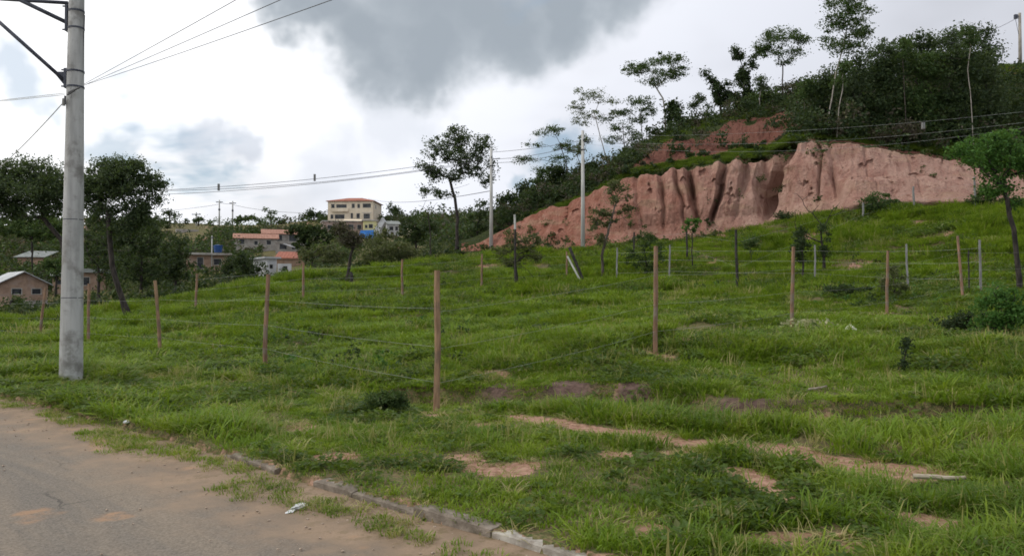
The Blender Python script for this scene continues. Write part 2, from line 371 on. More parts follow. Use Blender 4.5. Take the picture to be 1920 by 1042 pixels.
def bare_mask(x, y, grow=1.0):
    n = (fbm(x * 2.6, y * 2.6, 5, 31, .62) - 0.5)
    m = np.zeros(np.shape(x))
    for bx, by, hw, hd in _B:
        r = np.hypot((x - bx) / (hw * 1.15), (y - by) / (hd * (1.9 if by < 20 else 1.1))) / grow; m = np.maximum(m, 1 - sstep(0.5, 1.2, r + n * 2.2))
    sd, arc = poly_sd(x, y, PATH)
    wd = (0.16 + 0.12 * sstep(1.0, 7.0, arc) * (1 + n)) * grow
    gap = sstep(0.28, 0.42, fbm(arc * 1.1, arc * 0 + 2, 2, 41) + 0.3 * sstep(2.5, 5, arc))
    m = np.maximum(m, (1 - sstep(wd * .8, wd * 1.5 + .03, np.abs(sd + n * .5))) * np.maximum(gap, .7))
    ksd, _ = poly_sd(x, y, KERB)
    m = np.maximum(m, (1 - sstep(0.0, 0.14, ksd + n * .6)) * (ksd > -.1) * 0.5)
    m = np.maximum(m, 0.7 * sstep(0.70 - .03 * (grow - 1), 0.75, fbm(x * 0.55 + 4, y * 0.55, 4, 77)))
    return m
_DAMP = [(*U(a, b, c)[:2], hw, hd) for a, b, c, hw, hd in [(938, 722, 11.9, .24, .30), (1065, 728, 11.7, .40, .30), (1190, 740, 11.3, .22, .24), (1390, 786, 9.7, .40, .25), (1485, 782, 9.7, .25, .2), (870, 705, 12.6, .2, .2)]]
def damp_mask(x, y):
    sb, arc = poly_sd(x, y, BANK)
    n = fbm(x * 1.6, y * 1.6, 4, 51)
    m = np.zeros(np.shape(x))
    for bx, by, hw, hd in _DAMP:
        m = np.maximum(m, 1 - sstep(.6, 1.15, np.hypot((x - bx) / hw, (y - by) / hd) + 1.4 * (n - .5)))
    return m

# ------------------------------------------------------------------ ground sheet
def ground_material():
    m = bpy.data.materials.new('ground_soil'); m.use_nodes = True; t = NT(m.node_tree); b = t.n['Principled BSDF']
    g = t.add('ShaderNodeNewGeometry').outputs['Position']
    bare = t.add('ShaderNodeAttribute', attribute_name='bare').outputs['Fac']; damp = t.add('ShaderNodeAttribute', attribute_name='damp').outputs['Fac']
    n1 = t.noise(g, 1.1, 6, .62); n2 = t.noise(g, 14.0, 5, .65); n3 = t.noise(g, 0.12, 5, .6)
    green = t.mix(t.remap(n1, .35, .65), (0.05, 0.07, 0.02), (0.085, 0.11, 0.03))
    green = t.mix(t.remap(n3, .42, .62, 0, .5), green, (0.06, 0.055, 0.028))
    green = t.mix(t.remap(n2, .42, .58, 0, .8), green, (0.15, 0.10, 0.06))
    green = t.mix(t.remap(t.noise(g, 45, 3, .6), .5, .62, 0, .7), green, (0.20, 0.17, 0.08))
    soil = t.mix(t.remap(n2, .35, .65), (0.22, 0.12, 0.08), (0.40, 0.25, 0.185))
    soil = t.mix(t.remap(n1, .45, .7, 0, .6), soil, (0.26, 0.15, 0.095))
    k = t.remap(t.math('ADD', bare, t.math('MULTIPLY', t.math('SUBTRACT', n2, .5), 0.7)), .35, .6)
    c = t.mix(k, green, soil); c = t.mix(damp, c, t.mix(t.remap(n2, .35, .65), (0.085, 0.055, 0.045), (0.15, 0.10, 0.085)))
    t.l.new(c, b.inputs['Base Color']); b.inputs['Roughness'].default_value = 0.95; b.inputs['Specular IOR Level'].default_value = 0.15
    bn = t.add('ShaderNodeBump', inp={'Height': n2, 'Strength': 0.7, 'Distance': 0.04}); t.l.new(bn.outputs[0], b.inputs['Normal'])
    MATS['ground_soil'] = m
ground_material()
def vattr(me, name, vals):
    a = me.attributes.new(name, 'FLOAT', 'POINT'); a.data.foreach_set('value', np.asarray(vals, np.float32).ravel())
def build_ground():
    ys = np.concatenate([np.linspace(-60, 0, 14)[:-1], np.linspace(0, 3.5, 10)[:-1], 3.5 * (90 / 3.5) ** np.linspace(0, 1, 330)[:-1], np.linspace(90, 420, 110)])
    u = np.linspace(-1, 1, 401); u = np.sign(u) * (0.55 * np.abs(u) + 0.45 * np.abs(u) ** 3)
    X = u[None, :] * (16 + 1.55 * np.abs(ys))[:, None]; Y = np.broadcast_to(ys[:, None], X.shape)
    Z = H(X, Y); V = np.stack([X, Y, Z], -1).reshape(-1, 3); r, c = X.shape
    i = (np.arange(r - 1)[:, None] * c + np.arange(c - 1)[None, :]).ravel()
    me = mesh_from('ground', V, np.stack([i, i + 1, i + c + 1, i + c], 1), smooth=True)
    vattr(me, 'bare', bare_mask(V[:, 0], V[:, 1])); vattr(me, 'damp', damp_mask(V[:, 0], V[:, 1]))
    tag(link('ground', me, 'ground_soil'), 'grassy sloping lot with pinkish bare earth patches rising to far ridge', kind='structure')
build_ground()

# ------------------------------------------------------------------ road and kerb
RN = np.array([-0.695, -0.719])
def road_material():
    m = bpy.data.materials.new('asphalt_dusty'); m.use_nodes = True; t = NT(m.node_tree); b = t.n['Principled BSDF']
    g = t.add('ShaderNodeNewGeometry').outputs['Position']; e = t.add('ShaderNodeAttribute', attribute_name='edge').outputs['Fac']
    al = t.add('ShaderNodeAttribute', attribute_name='along').outputs['Fac']
    rc = t.add('ShaderNodeCombineXYZ', inp={0: t.math('MULTIPLY', e, 2.2), 1: t.math('MULTIPLY', al, 0.22), 2: 0.0}).outputs[0]
    str_ = t.noise(rc, 1.3, 5, .6, .3); fine = t.noise(g, 60, 5, .75); med = t.noise(g, 2.2, 6, .65); big = t.noise(g, 0.9, 4, .55)
    asp = t.mix(t.remap(fine, .33, .67), (0.085, 0.078, 0.07), (0.19, 0.172, 0.15))
    dust = t.mix(t.remap(fine, .33, .67), (0.15, 0.125, 0.098), (0.27, 0.22, 0.168))
    c = t.mix(t.remap(str_, .36, .64, .22, .85), asp, dust)
    edge = t.math('ADD', e, t.math('MULTIPLY', t.math('SUBTRACT', med, .5), -1.5))
    soil = t.mix(t.remap(med, .3, .7), (0.19, 0.138, 0.096), (0.29, 0.21, 0.145))
    soil = t.mix(t.remap(fine, .4, .7, 0, .6), soil, (0.20, 0.14, 0.09))
    c = t.mix(t.remap(edge, 1.35, 0.35), c, soil)
    far = t.remap(t.math('ADD', al, t.math('MULTIPLY', med, 3.0)), 26.5, 31.0)
    c = t.mix(t.math('MULTIPLY', far, t.remap(edge, 3.2, 1.2)), c, (0.34, 0.21, 0.135))
    litter = t.math('MULTIPLY', t.remap(t.noise(g, 9, 5, .7), .5, .62), t.remap(edge, .75, .2))
    c = t.mix(t.math('MULTIPLY', litter, .7), c, (0.13, 0.10, 0.05))
    pat = t.remap(t.noise(t.vmath('ADD', g, (3.2, 8.0, 0)), 1.15, 3, .5), .63, .70)
    c = t.mix(t.math('MULTIPLY', pat, t.remap(t.noise(g, 7, 5, .7), .4, .6, .1, .6)), c, (0.38, 0.22, 0.12))
    vo = t.n.new('ShaderNodeTexVoronoi'); vo.feature = 'DISTANCE_TO_EDGE'; vo.inputs['Scale'].default_value = .55
    wv_ = t.add('ShaderNodeTexNoise', inp={'Vector': g, 'Scale': 3.0, 'Detail': 5.0}); t.l.new(t.vmath('ADD', g, t.vmath('MULTIPLY', wv_.outputs['Color'], (.5, .5, 0))), vo.inputs['Vector'])
    crack = t.math('MULTIPLY', t.remap(vo.outputs['Distance'], .010, .002), t.remap(big, .45, .6, 0, .7)); crack = t.math('MULTIPLY', crack, t.remap(edge, .8, 1.6))
    c = t.mix(crack, c, (0.05, 0.045, 0.04))
    t.l.new(c, b.inputs['Base Color']); b.inputs['Roughness'].default_value = 0.9; b.inputs['Specular IOR Level'].default_value = 0.25
    hh = t.math('ADD', t.math('MULTIPLY', fine, .5), t.math('MULTIPLY', med, t.remap(edge, 1.4, .2)))
    bn = t.add('ShaderNodeBump', inp={'Height': hh, 'Strength': 0.55, 'Distance': 0.012}); t.l.new(bn.outputs[0], b.inputs['Normal'])
    MATS['asphalt_dusty'] = m
road_material()
def resample(P, step):
    d = np.concatenate([[0], np.cumsum(np.hypot(*np.diff(P, axis=0).T))]); s = np.arange(0, d[-1], step)
    return np.stack([np.interp(s, d, P[:, 0]), np.interp(s, d, P[:, 1])], 1), s
def build_road():
    K, s = resample(KERB, 0.12); K = K[s < 75]; s = s[s < 75]
    t = np.concatenate([np.linspace(-0.02, 2.5, 26), np.linspace(2.6, 9.0, 36)])
    X = K[:, None, 0] + RN[0] * t[None]; Y = K[:, None, 1] + RN[1] * t[None]
    T = np.broadcast_to(t[None], X.shape); S = np.broadcast_to(s[:, None], X.shape)
    Z = 0.0 + 0.02 * (fbm(X * .5, Y * .5, 3, 8) - .5) + (1 - sstep(0, 1.2, T)) * 0.035 * fbm(X * 3, Y * 3, 3, 12) + 0.02 * sstep(0, 4, T)
    V = np.stack([X, Y, Z], -1).reshape(-1, 3); r, c = X.shape
    i = (np.arange(r - 1)[:, None] * c + np.arange(c - 1)[None, :]).ravel()
    me = mesh_from('road', V, np.stack([i, i + c, i + c + 1, i + 1], 1), smooth=True)
    vattr(me, 'edge', T); vattr(me, 'along', S)
    tag(link('road', me, 'asphalt_dusty'), 'dusty grey asphalt road with sandy edge', kind='structure')
build_road()
mat('kerb_concrete', (0.15, 0.125, 0.10), (0.26, 0.22, 0.18), 7, bump=0.8, bscale=25, c3=(0.12, 0.10, 0.075), s3=4)
mat('kerb_white', (0.24, 0.215, 0.185), (0.43, 0.405, 0.36), 6, bump=0.6, bscale=25, c3=(0.2, 0.165, 0.13), s3=3.5)
def build_kerb():
    e = bpy.data.objects.new('kerb', None); COL.objects.link(e); tag(e, 'broken concrete kerb along the grass verge', kind='structure')
    K, s = resample(KERB, 0.01)
    s0 = s[np.argmin(np.hypot(K[:, 0] - 1.6, K[:, 1] - 3.5))]
    pos = s0; rng = random.Random(4)
    sA = s[np.argmin(np.hypot(K[:, 0] + 1.62, K[:, 1] - 6.35))]; sB = s[np.argmin(np.hypot(K[:, 0] + 2.05, K[:, 1] - 6.8))]; sC = s[np.argmin(np.hypot(K[:, 0] + 2.8, K[:, 1] - 7.5))]
    while pos < sC:
        L = rng.uniform(.62, .9); end = min(pos + L, sC)
        if pos < sA < end: end = sA
        if not (sA <= pos < sB):
            a = K[np.argmin(abs(s - pos - .006))]; b = K[np.argmin(abs(s - end + .006))]
            d = b - a; ln = np.hypot(*d); rz = math.atan2(d[1], d[0]); c = (a + b) / 2 - RN * 0.055
            n = 9; mb = MB()
            # a worn stone: cross-section rounded, wobbling along its length
            sec = np.array([(-.06, -.2), (-.061, .084), (-.052, .096), (.0, .099), (.052, .098), (.063, .084), (.062, -.2)])
            xs = np.linspace(-ln / 2, ln / 2, n); V = []
            for i, xx in enumerate(xs):
                for (yy, zz_) in sec:
                    wob = .006 * (rng.random() - .5)
                    V.append((xx, yy + wob, zz_ + wob - (0.02 * rng.random() if i in (0, n - 1) and zz_ > 0 else 0)))
            k = len(sec); q = [(i * k + j, (i + 1) * k + j, (i + 1) * k + (j + 1) % k, i * k + (j + 1) % k) for i in range(n - 1) for j in range(k)]
            t = [(0, j + 1, j) for j in range(1, k - 1)] + [((n - 1) * k, (n - 1) * k + j, (n - 1) * k + j + 1) for j in range(1, k - 1)]
            mb.raw(V, [f[::-1] for f in q], [f[::-1] for f in t])
            white = pos < s0 + 1.9
            o = mb.build('kerb_stone', 'kerb_white' if white else 'kerb_concrete', e, smooth=False)
            o.location = (c[0], c[1], rng.uniform(-.03, .0) - (0.03 if pos > sB else 0)); o.rotation_euler = (rng.uniform(-.05, .02), rng.uniform(-.02, .02), rz + rng.uniform(-.015, .015))
        pos = end if not (sA <= pos < sB) else sB
        if pos == sA: pos = sA + 1e-4
build_kerb()

# ------------------------------------------------------------------ eroded red bank and the hillside above it
PXC = np.array([860, 900, 950, 1000, 1050, 1100, 1150, 1200, 1250, 1300, 1350, 1400, 1440, 1465, 1490, 1550, 1600, 1650, 1700, 1750, 1810, 1870, 1950, 2100, 2350.0])
TOE_Y = np.array([472, 470, 472, 474, 473, 470, 464, 457, 452, 448, 441, 435, 427, 420, 413, 406, 401, 396, 393, 391, 389, 386, 381, 372, 362.0])
TOE_D = np.array([67, 66, 64, 62, 60.5, 59.5, 58.7, 58.2, 57.8, 57.3, 56.8, 56.3, 56.3, 55.6, 53.8, 52.6, 52, 51.6, 51.2, 50.7, 50, 49.4, 48.6, 47.5, 47.0])
TOP_Y = np.array([466, 455, 428, 404, 389, 371, 350, 327, 320, 312, 304, 297, 291, 275, 261, 264, 270, 278, 287, 295, 308, 325, 340, 340, 330.0])
TOP_D = np.array([68, 68, 67.2, 66.4, 65.6, 64.8, 63.9, 63, 62.4, 61.8, 61.3, 60.8, 60.9, 59.6, 57.6, 57, 57, 57, 57, 57, 57, 56.4, 55.5, 54, 53.0])
LED_Y = np.array([462, 448, 420, 398, 383, 362, 340, 316, 307, 298, 287, 273, 262, 250, 242, 243, 243, 243, 243, 243, 243, 240, 235, 220, 200.0])
LED_D = np.array([70, 70, 70, 69.5, 69, 68, 66, 64.6, 65, 65.5, 66, 66, 65.5, 64.6, 63.5, 62.5, 62, 62, 62, 62, 62, 61, 60, 58, 57.0])
SCA_Y = np.array([460, 444, 412, 390, 375, 350, 325, 300, 281, 262, 245, 228, 218, 213, 210, 205, 200, 195, 190, 186, 180, 170, 165, 150, 130.0])
SCA_D = np.array([73, 73, 73, 72.5, 72, 71, 69, 67.2, 68.2, 69.2, 70, 70.5, 70.5, 70.3, 70, 69, 69, 69, 69, 69, 68, 67, 66, 64, 62.0])
HIL_Y = np.array([458, 440, 405, 376, 354, 328, 300, 270, 247, 225, 209, 194, 184, 177, 171, 160, 151, 146, 141, 136, 129, 122, 114, 95, 80.0])
HIL_D = np.array([80, 80, 80, 80, 80, 80, 80, 80, 80, 80, 80, 80, 80, 80, 80, 80, 80, 80, 80, 79, 78, 76, 75, 73, 72.0])
def _sm(a): return a
def rowpt(px, Y, Dd): return np.stack(U(px, np.interp(px, PXC, Y), np.interp(px, PXC, Dd)), -1)
ROWS = [(TOE_Y, TOE_D), (TOP_Y, TOP_D), (LED_Y, LED_D), (SCA_Y, SCA_D), (HIL_Y, HIL_D)]
def hill_pt(px, t):
    """t: 0 cliff edge, 1 ledge end, 2 scarp top, 3 hill top, 4 back"""
    px = np.atleast_1d(np.asarray(px, float)); t = np.broadcast_to(np.asarray(t, float), px.shape)
    R = [rowpt(px, *r) for r in ROWS[1:]]; bk = R[3] + np.array([4.0, 55.0, -14.0]); R.append(bk)
    out = np.zeros((len(px), 3)); k = np.clip(np.floor(t).astype(int), 0, 3); f = t - k
    S = np.stack(R)
    a = S[k, np.arange(len(px))]; b = S[k + 1, np.arange(len(px))]
    out = a + (b - a) * f[:, None]
    rough = sstep(0.0, 0.4, t)
    out[:, 2] += sstep(.9, 1.2, t) * (1 - sstep(1.9, 2.3, t)) * .9 * (fbm(px * .07, t * 3, 4, 67, .6) - .5)
    out[:, 2] += rough * 1.3 * (fbm(out[:, 0] * .22, out[:, 1] * .22, 4, 61) - .5)
    return out
def earth_material(name, flute):
    m = bpy.data.materials.new(name); m.use_nodes = True; t = NT(m.node_tree); b = t.n['Principled BSDF']
    g = t.add('ShaderNodeNewGeometry').outputs['Position']
    sv = t.mapping(g, (1.0, 1.0, 0.16)); hv = t.mapping(g, (0.25, 0.25, 1.2))
    n1 = t.noise(sv, 1.3, 7, .65, .2); n2 = t.noise(g, 0.16, 4, .6); n3 = t.noise(g, 5, 6, .7); n4 = t.noise(hv, 0.9, 5, .6)
    right = t.add('ShaderNodeSeparateXYZ', inp={0: g}).outputs[0]
    red = t.mix(t.remap(n1, .35, .65), (0.28, 0.115, 0.08), (0.41, 0.205, 0.155))
    pink = t.mix(t.remap(n1, .35, .65), (0.36, 0.205, 0.165), (0.49, 0.32, 0.26))
    k = t.math('ADD', t.remap(right, 4.0, 21.0), t.math('MULTIPLY', t.math('SUBTRACT', n2, .5), 1.6), clamp=True) if flute else t.remap(n2, .3, .7, 0, .35)
    c = t.mix(k, red, pink)
    c = t.mix(t.remap(n4, .52, .66, 0, .5), c, (0.41, 0.28, 0.19))
    c = t.mix(t.remap(t.noise(sv, 2.6, 5, .6), .54, .68, 0, .55), c, (0.17, 0.065, 0.045))
    c = t.mix(t.remap(n3, .58, .70, 0, .8), c, (0.10, 0.045, 0.035))
    c = t.mix(t.remap(t.noise(t.mapping(g, (1, 1, .1)), 5.0, 5, .7), .54, .68, 0, .38), c, (0.17, 0.075, 0.052))
    c = t.mix(t.remap(t.noise(g, 1.6, 6, .7), .55, .66, 0, .45), c, (0.46, 0.31, 0.235))
    if not flute: c = t.mix(.8, c, (0.14, 0.056, 0.042))
    ba = t.add('ShaderNodeAttribute', attribute_name='green').outputs['Fac']
    veg = t.mix(t.remap(n3, .35, .65), (0.028, 0.042, 0.014), (0.065, 0.08, 0.025))
    c = t.mix(t.remap(t.math('ADD', ba, t.math('MULTIPLY', t.math('SUBTRACT', n3, .5), 1.0)), .4, .6), c, veg)
    t.l.new(c, b.inputs['Base Color']); b.inputs['Roughness'].default_value = 0.95; b.inputs['Specular IOR Level'].default_value = 0.1
    bn = t.add('ShaderNodeBump', inp={'Height': t.math('ADD', n3, n1), 'Strength': 1.0, 'Distance': 0.3}); t.l.new(bn.outputs[0], b.inputs['Normal'])
    MATS[name] = m
earth_material('red_earth', True); earth_material('red_scar', False)
# gullies: px at the toe, px at the crest, half width m, depth m
GUL = [(1434, 1468, .42, 2.6), (1440, 1434, .8, 1.0), (1316, 1290, .28, 1.1), (1328, 1366, .28, 1.3), (1246, 1238, .18, .6), (1290, 1266, .15, .35), (1372, 1405, .3, .6), (1205, 1196, .2, .3), (1095, 1100, .3, .25),
       (1532, 1534, .12, .3), (1575, 1552, .2, .3), (1640, 1622, .12, .15), (1720, 1702, .12, .15)]
def build_cliff():
    px = np.linspace(865, 2300, 1100); nv = 84
    A = rowpt(px, TOE_Y, TOE_D); B = rowpt(px, TOP_Y, TOP_D)
    jag = (fbm(px * 0.045, px * 0, 4, 71) - .5)
    B[:, 2] += jag * sstep(930, 1080, px) * np.where(px < 1470, 1.0, .5)
    for a, b, wd, dp in GUL: B[:, 2] -= .25 * min(dp, 1.6) * np.exp(-np.abs(px - b) * .04 / (wd * 1.3))
    tan = np.gradient(A[:, :2], axis=0); 
    k = 25; ker = np.ones(k) / k; pad = np.pad(tan, ((k // 2, k // 2), (0, 0)), mode='edge')
    tan = np.stack([np.convolve(pad[:, i], ker, 'valid') for i in (0, 1)], 1); tan /= np.linalg.norm(tan, axis=1, keepdims=True)
    nor = np.stack([tan[:, 1], -tan[:, 0]], 1)            # toward the camera side
    s = np.concatenate([[0], np.cumsum(np.hypot(*np.diff(A[:, :2], axis=0).T))])
    v = np.concatenate([[-0.35], np.linspace(-0.08, 1.0, nv - 1)])
    Vv, Ss = np.meshgrid(v, s, indexing='ij'); PX = np.broadcast_to(px[None], Vv.shape)
    hgt = (B[:, 2] - A[:, 2])[None]
    hz = np.where(Vv < .22, Vv * 1.0, .22 + (Vv - .22) * 0.45) ; hz = np.where(Vv > .955, hz + (Vv - .955) * 4.5, hz) / (0.22 + .78 * .45 + .045 * 4.5)
    P = A[None, :, :2] + (B - A)[None, :, :2] * hz[..., None]
    Z = A[None, :, 2] + hgt * Vv
    amp = np.clip(hgt / 6.0, 0, 1.2) * sstep(-.05, .45, Vv) * (1 - sstep(.965, 1.02, Vv) * .7)
    broad = vnoise(Ss * .13 + 3, Vv * .7, 81) - .5; tri = lambda q: np.abs((q % 1.0) * 2 - 1) * 2 - 1; wander = .9 * fbm(Vv * 2.2, Ss * .22, 3, 3)
    butt = np.abs(2 * vnoise(Ss * .42 + wander, Vv * .6, 91) - 1); mod = sstep(.35, .65, fbm(Ss * .11, Vv * 1.1, 2, 93))
    out = 1.9 * broad + .26 * tri(Ss * .17 + .9 * Vv + 1.3 * wander) * mod + .16 * (fbm(Ss * 1.1 + wander, Vv * 1.6, 4, 95, .6) - .5)
    out = out + .42 * (fbm(Ss * .8 + Vv * 1.5, Vv * 4, 4, 97, .6) - .5) + 0.12 * (fbm(Ss * 4.5, Vv * 9, 3, 99, .6) - .5)
    out = out - .26 * sstep(.70, .75, fbm(Ss * 1.6, Vv * 7, 3, 103, .6))
    for a, b, wd, dp in GUL:
        c = a + (b - a) * Vv + 9 * (fbm(Vv * 4, Vv * 0 + a, 2, int(a)) - .5)
        mx = np.abs(PX - c) * 0.040
        wv = wd * (0.55 + .6 * np.clip(Vv, 0, 1)); out = out - 1.35 * dp * np.clip(1 - mx / (wv * 1.7), 0, 1) ** 1.2 * sstep(-.02, .25, Vv) * (.45 + 1.1 * fbm(Vv * 3, Vv * 0 + b, 2, int(b)))
    bench = sstep(1560, 1600, PX) * (1 - sstep(1815, 1880, PX)) * (0.75 + .5 * fbm(PX * .02, PX * 0, 2, 6))
    lip = 0.44 + .05 * (fbm(PX * .03, PX * 0 + 3, 3, 8) - .5) + 0.05 * sstep(1580, 1750, PX)
    out = out * amp + 2.0 * bench * (1 - sstep(lip, lip + .04, Vv)) * sstep(-.1, .1, Vv) - .5 * bench * sstep(lip - .06, lip - .02, Vv) * (1 - sstep(lip, lip + .02, Vv))
    P = P + nor[None] * out[..., None]
    V = np.concatenate([P, Z[..., None]], -1).reshape(-1, 3); r, c = Vv.shape
    i = (np.arange(r - 1)[:, None] * c + np.arange(c - 1)[None, :]).ravel()
    me = mesh_from('cliff', V, np.stack([i, i + 1, i + c + 1, i + c], 1), smooth=False)
    n = fbm(Ss * .8, Vv * 5, 4, 15)
    grn = sstep(.93, .99, Vv + .16 * (n - .5)) * 0.9 + (1 - sstep(-.02, .06, Vv + .1 * (n - .5))) * .9
    vattr(me, 'green', grn)
    tag(link('cliff', me, 'red_earth'), 'eroded red and pink earth cliff cut by vertical gullies', kind='structure')
    # hillside: from the crest up over the hill and down its back
    top = V.reshape(r, c, 3)[-1]
    t = np.concatenate([np.linspace(0, 3, 70), np.linspace(3.05, 4, 14)])
    rowsP = []
    for tt in t:
        p = hill_pt(px, tt); f = float(1 - sstep(0, .35, tt)); p0 = hill_pt(px, 0.0); p = p + (top - p0) * f; rowsP.append(p)
    Hh = np.stack(rowsP); Hh[0] = top + np.array([0, 0, 0.0])
    V = Hh.reshape(-1, 3); r, c = Hh.shape[:2]
    i = (np.arange(r - 1)[:, None] * c + np.arange(c - 1)[None, :]).ravel()
    me = mesh_from('hillside', V, np.stack([i, i + 1, i + c + 1, i + c], 1), smooth=True)
    PX = np.broadcast_to(px[None], (r, c)); TT = np.broadcast_to(t[:, None], (r, c))
    n = fbm(PX * .03, TT * 4, 4, 19) - .5
    red = sstep(1165, 1215, PX + 60 * n) * (1 - sstep(1488, 1506, PX + 40 * n)) * sstep(.62, .82, TT + 1.0 * n) * (1 - sstep(2.05, 2.25, TT + 1.1 * n))
    red = np.maximum(red, sstep(1880, 1895, PX + 30 * n) * sstep(2.45, 2.55, TT) * (1 - sstep(2.78, 2.86, TT)))
    red = np.maximum(red, sstep(.60, .68, fbm(PX * .05, TT * 5, 3, 29)) * (1 - sstep(.35, .55, TT)) * (PX < 1440))
    red = np.maximum(red, sstep(1500, 1520, PX) * (1 - sstep(.05, .22, TT + .2 * n)))
    vattr(me, 'green', 1 - red)
    tag(link('hillside', me, 'red_scar'), 'overgrown hillside above the cliff with dark red slip scar', kind='structure')
build_cliff()

# ------------------------------------------------------------------ grass
def blade_mesh(name, n, hmin, hmax, rad, wd, seed, lean=0.55, flat=False):
    rng = np.random.default_rng(seed); V = []; q = []; t = []; k = 0
    for i in range(n):
        a = rng.uniform(0, 2 * math.pi); r = rad * math.sqrt(rng.random()); bx, by = r * math.cos(a), r * math.sin(a)
        h = rng.uniform(hmin, hmax); dr = a + rng.normal(0, .9); ln = abs(rng.normal(lean, .3)) * h
        w_ = wd * rng.uniform(.7, 1.3); ca, sa = math.cos(dr), math.sin(dr); px, py = -sa, ca
        prof = [(0, 0, .8), (.35, .45, 1.0), (.75, .25 + .55, .7)]
        for f, hh, ww in prof:
            x = bx + ca * ln * f ** 1.6; y = by + sa * ln * f ** 1.6; z = h * hh
            V += [(x - px * w_ * ww / 2, y - py * w_ * ww / 2, z), (x + px * w_ * ww / 2, y + py * w_ * ww / 2, z)]
        V.append((bx + ca * ln * 1.15, by + sa * ln * 1.15, h * (1.0 - .25 * min(1, ln / h))))
        q += [(k, k + 1, k + 3, k + 2), (k + 2, k + 3, k + 5, k + 4)]; t.append((k + 4, k + 5, k + 6)); k += 7
    return mesh_from(name, V, q, t)
def weed_mesh(name, n, rad, hgt, size, seed):
    rng = np.random.default_rng(seed)
    a = rng.uniform(0, 2 * math.pi, n); r = rad * np.sqrt(rng.random(n)); z = hgt * rng.random(n) * (1 - .5 * (r / rad) ** 2) + .02
    C = np.stack([r * np.cos(a), r * np.sin(a), z], 1)
    V, Q = leaf_cards(C, size * rng.uniform(.6, 1.3, n), rng, .8)
    return mesh_from(name, V, Q)
def leaf_cards(C, size, rng, up=0.4):
    n = len(C); N = rng.normal(size=(n, 3)); N /= np.linalg.norm(N, axis=1, keepdims=True); N[:, 2] += up; N /= np.linalg.norm(N, axis=1, keepdims=True) + 1e-9
    R = rng.normal(size=(n, 3)); T = np.cross(N, R); T /= np.linalg.norm(T, axis=1, keepdims=True) + 1e-9; Bn = np.cross(N, T)
    s = np.asarray(size)[:, None]
    V = np.stack([C - T * s * .5, C + Bn * s * .30 + T * s * .05 + N * s * .06, C + T * s * .5 - N * s * .05, C - Bn * s * .30 + T * s * .05 + N * s * .06], 1).reshape(-1, 3)
    Q = np.arange(4 * n).reshape(n, 4); return V, Q
def grass_material(name, dark, mid, yellow, dry):
    m = bpy.data.materials.new(name); m.use_nodes = True; t = NT(m.node_tree); b = t.n['Principled BSDF']; out = t.n['Material Output']
    g = t.add('ShaderNodeNewGeometry'); pos = g.outputs['Position']
    oi = t.add('ShaderNodeObjectInfo').outputs['Random']
    n1 = t.noise(pos, 0.33, 4, .6); n2 = t.noise(pos, 1.7, 3, .6)
    c = t.mix(t.remap(n1, .36, .62), dark, mid)
    c = t.mix(t.math('MULTIPLY', t.remap(n2, .45, .66), .75), c, yellow)
    c = t.mix(t.remap(oi, .80, .98, 0, .55), c, dark)
    c = t.mix(t.remap(g.outputs['Random Per Island'], .84, .94, 0, .75), c, dry)
    t.l.new(c, b.inputs['Base Color']); b.inputs['Roughness'].default_value = 0.55; b.inputs['Specular IOR Level'].default_value = 0.25
    tr = t.add('ShaderNodeBsdfTranslucent'); t.l.new(t.mix(.35, c, (0.30, 0.42, 0.03)), tr.inputs['Color'])
    t.l.new(t.add('ShaderNodeMixShader', inp={0: .38, 1: b.outputs[0], 2: tr.outputs[0]}).outputs[0], out.inputs['Surface'])
    MATS[name] = m
grass_material('grass_blade', (0.072, 0.135, 0.010), (0.144, 0.238, 0.014), (0.232, 0.31, 0.024), (0.35, 0.31, 0.12))
grass_material('straw', (0.20, 0.20, 0.06), (0.34, 0.29, 0.12), (0.42, 0.36, 0.17), (0.45, 0.40, 0.22))
grass_material('weed_leaf', (0.042, 0.078, 0.014), (0.08, 0.135, 0.02), (0.12, 0.18, 0.03), (0.16, 0.16, 0.07))
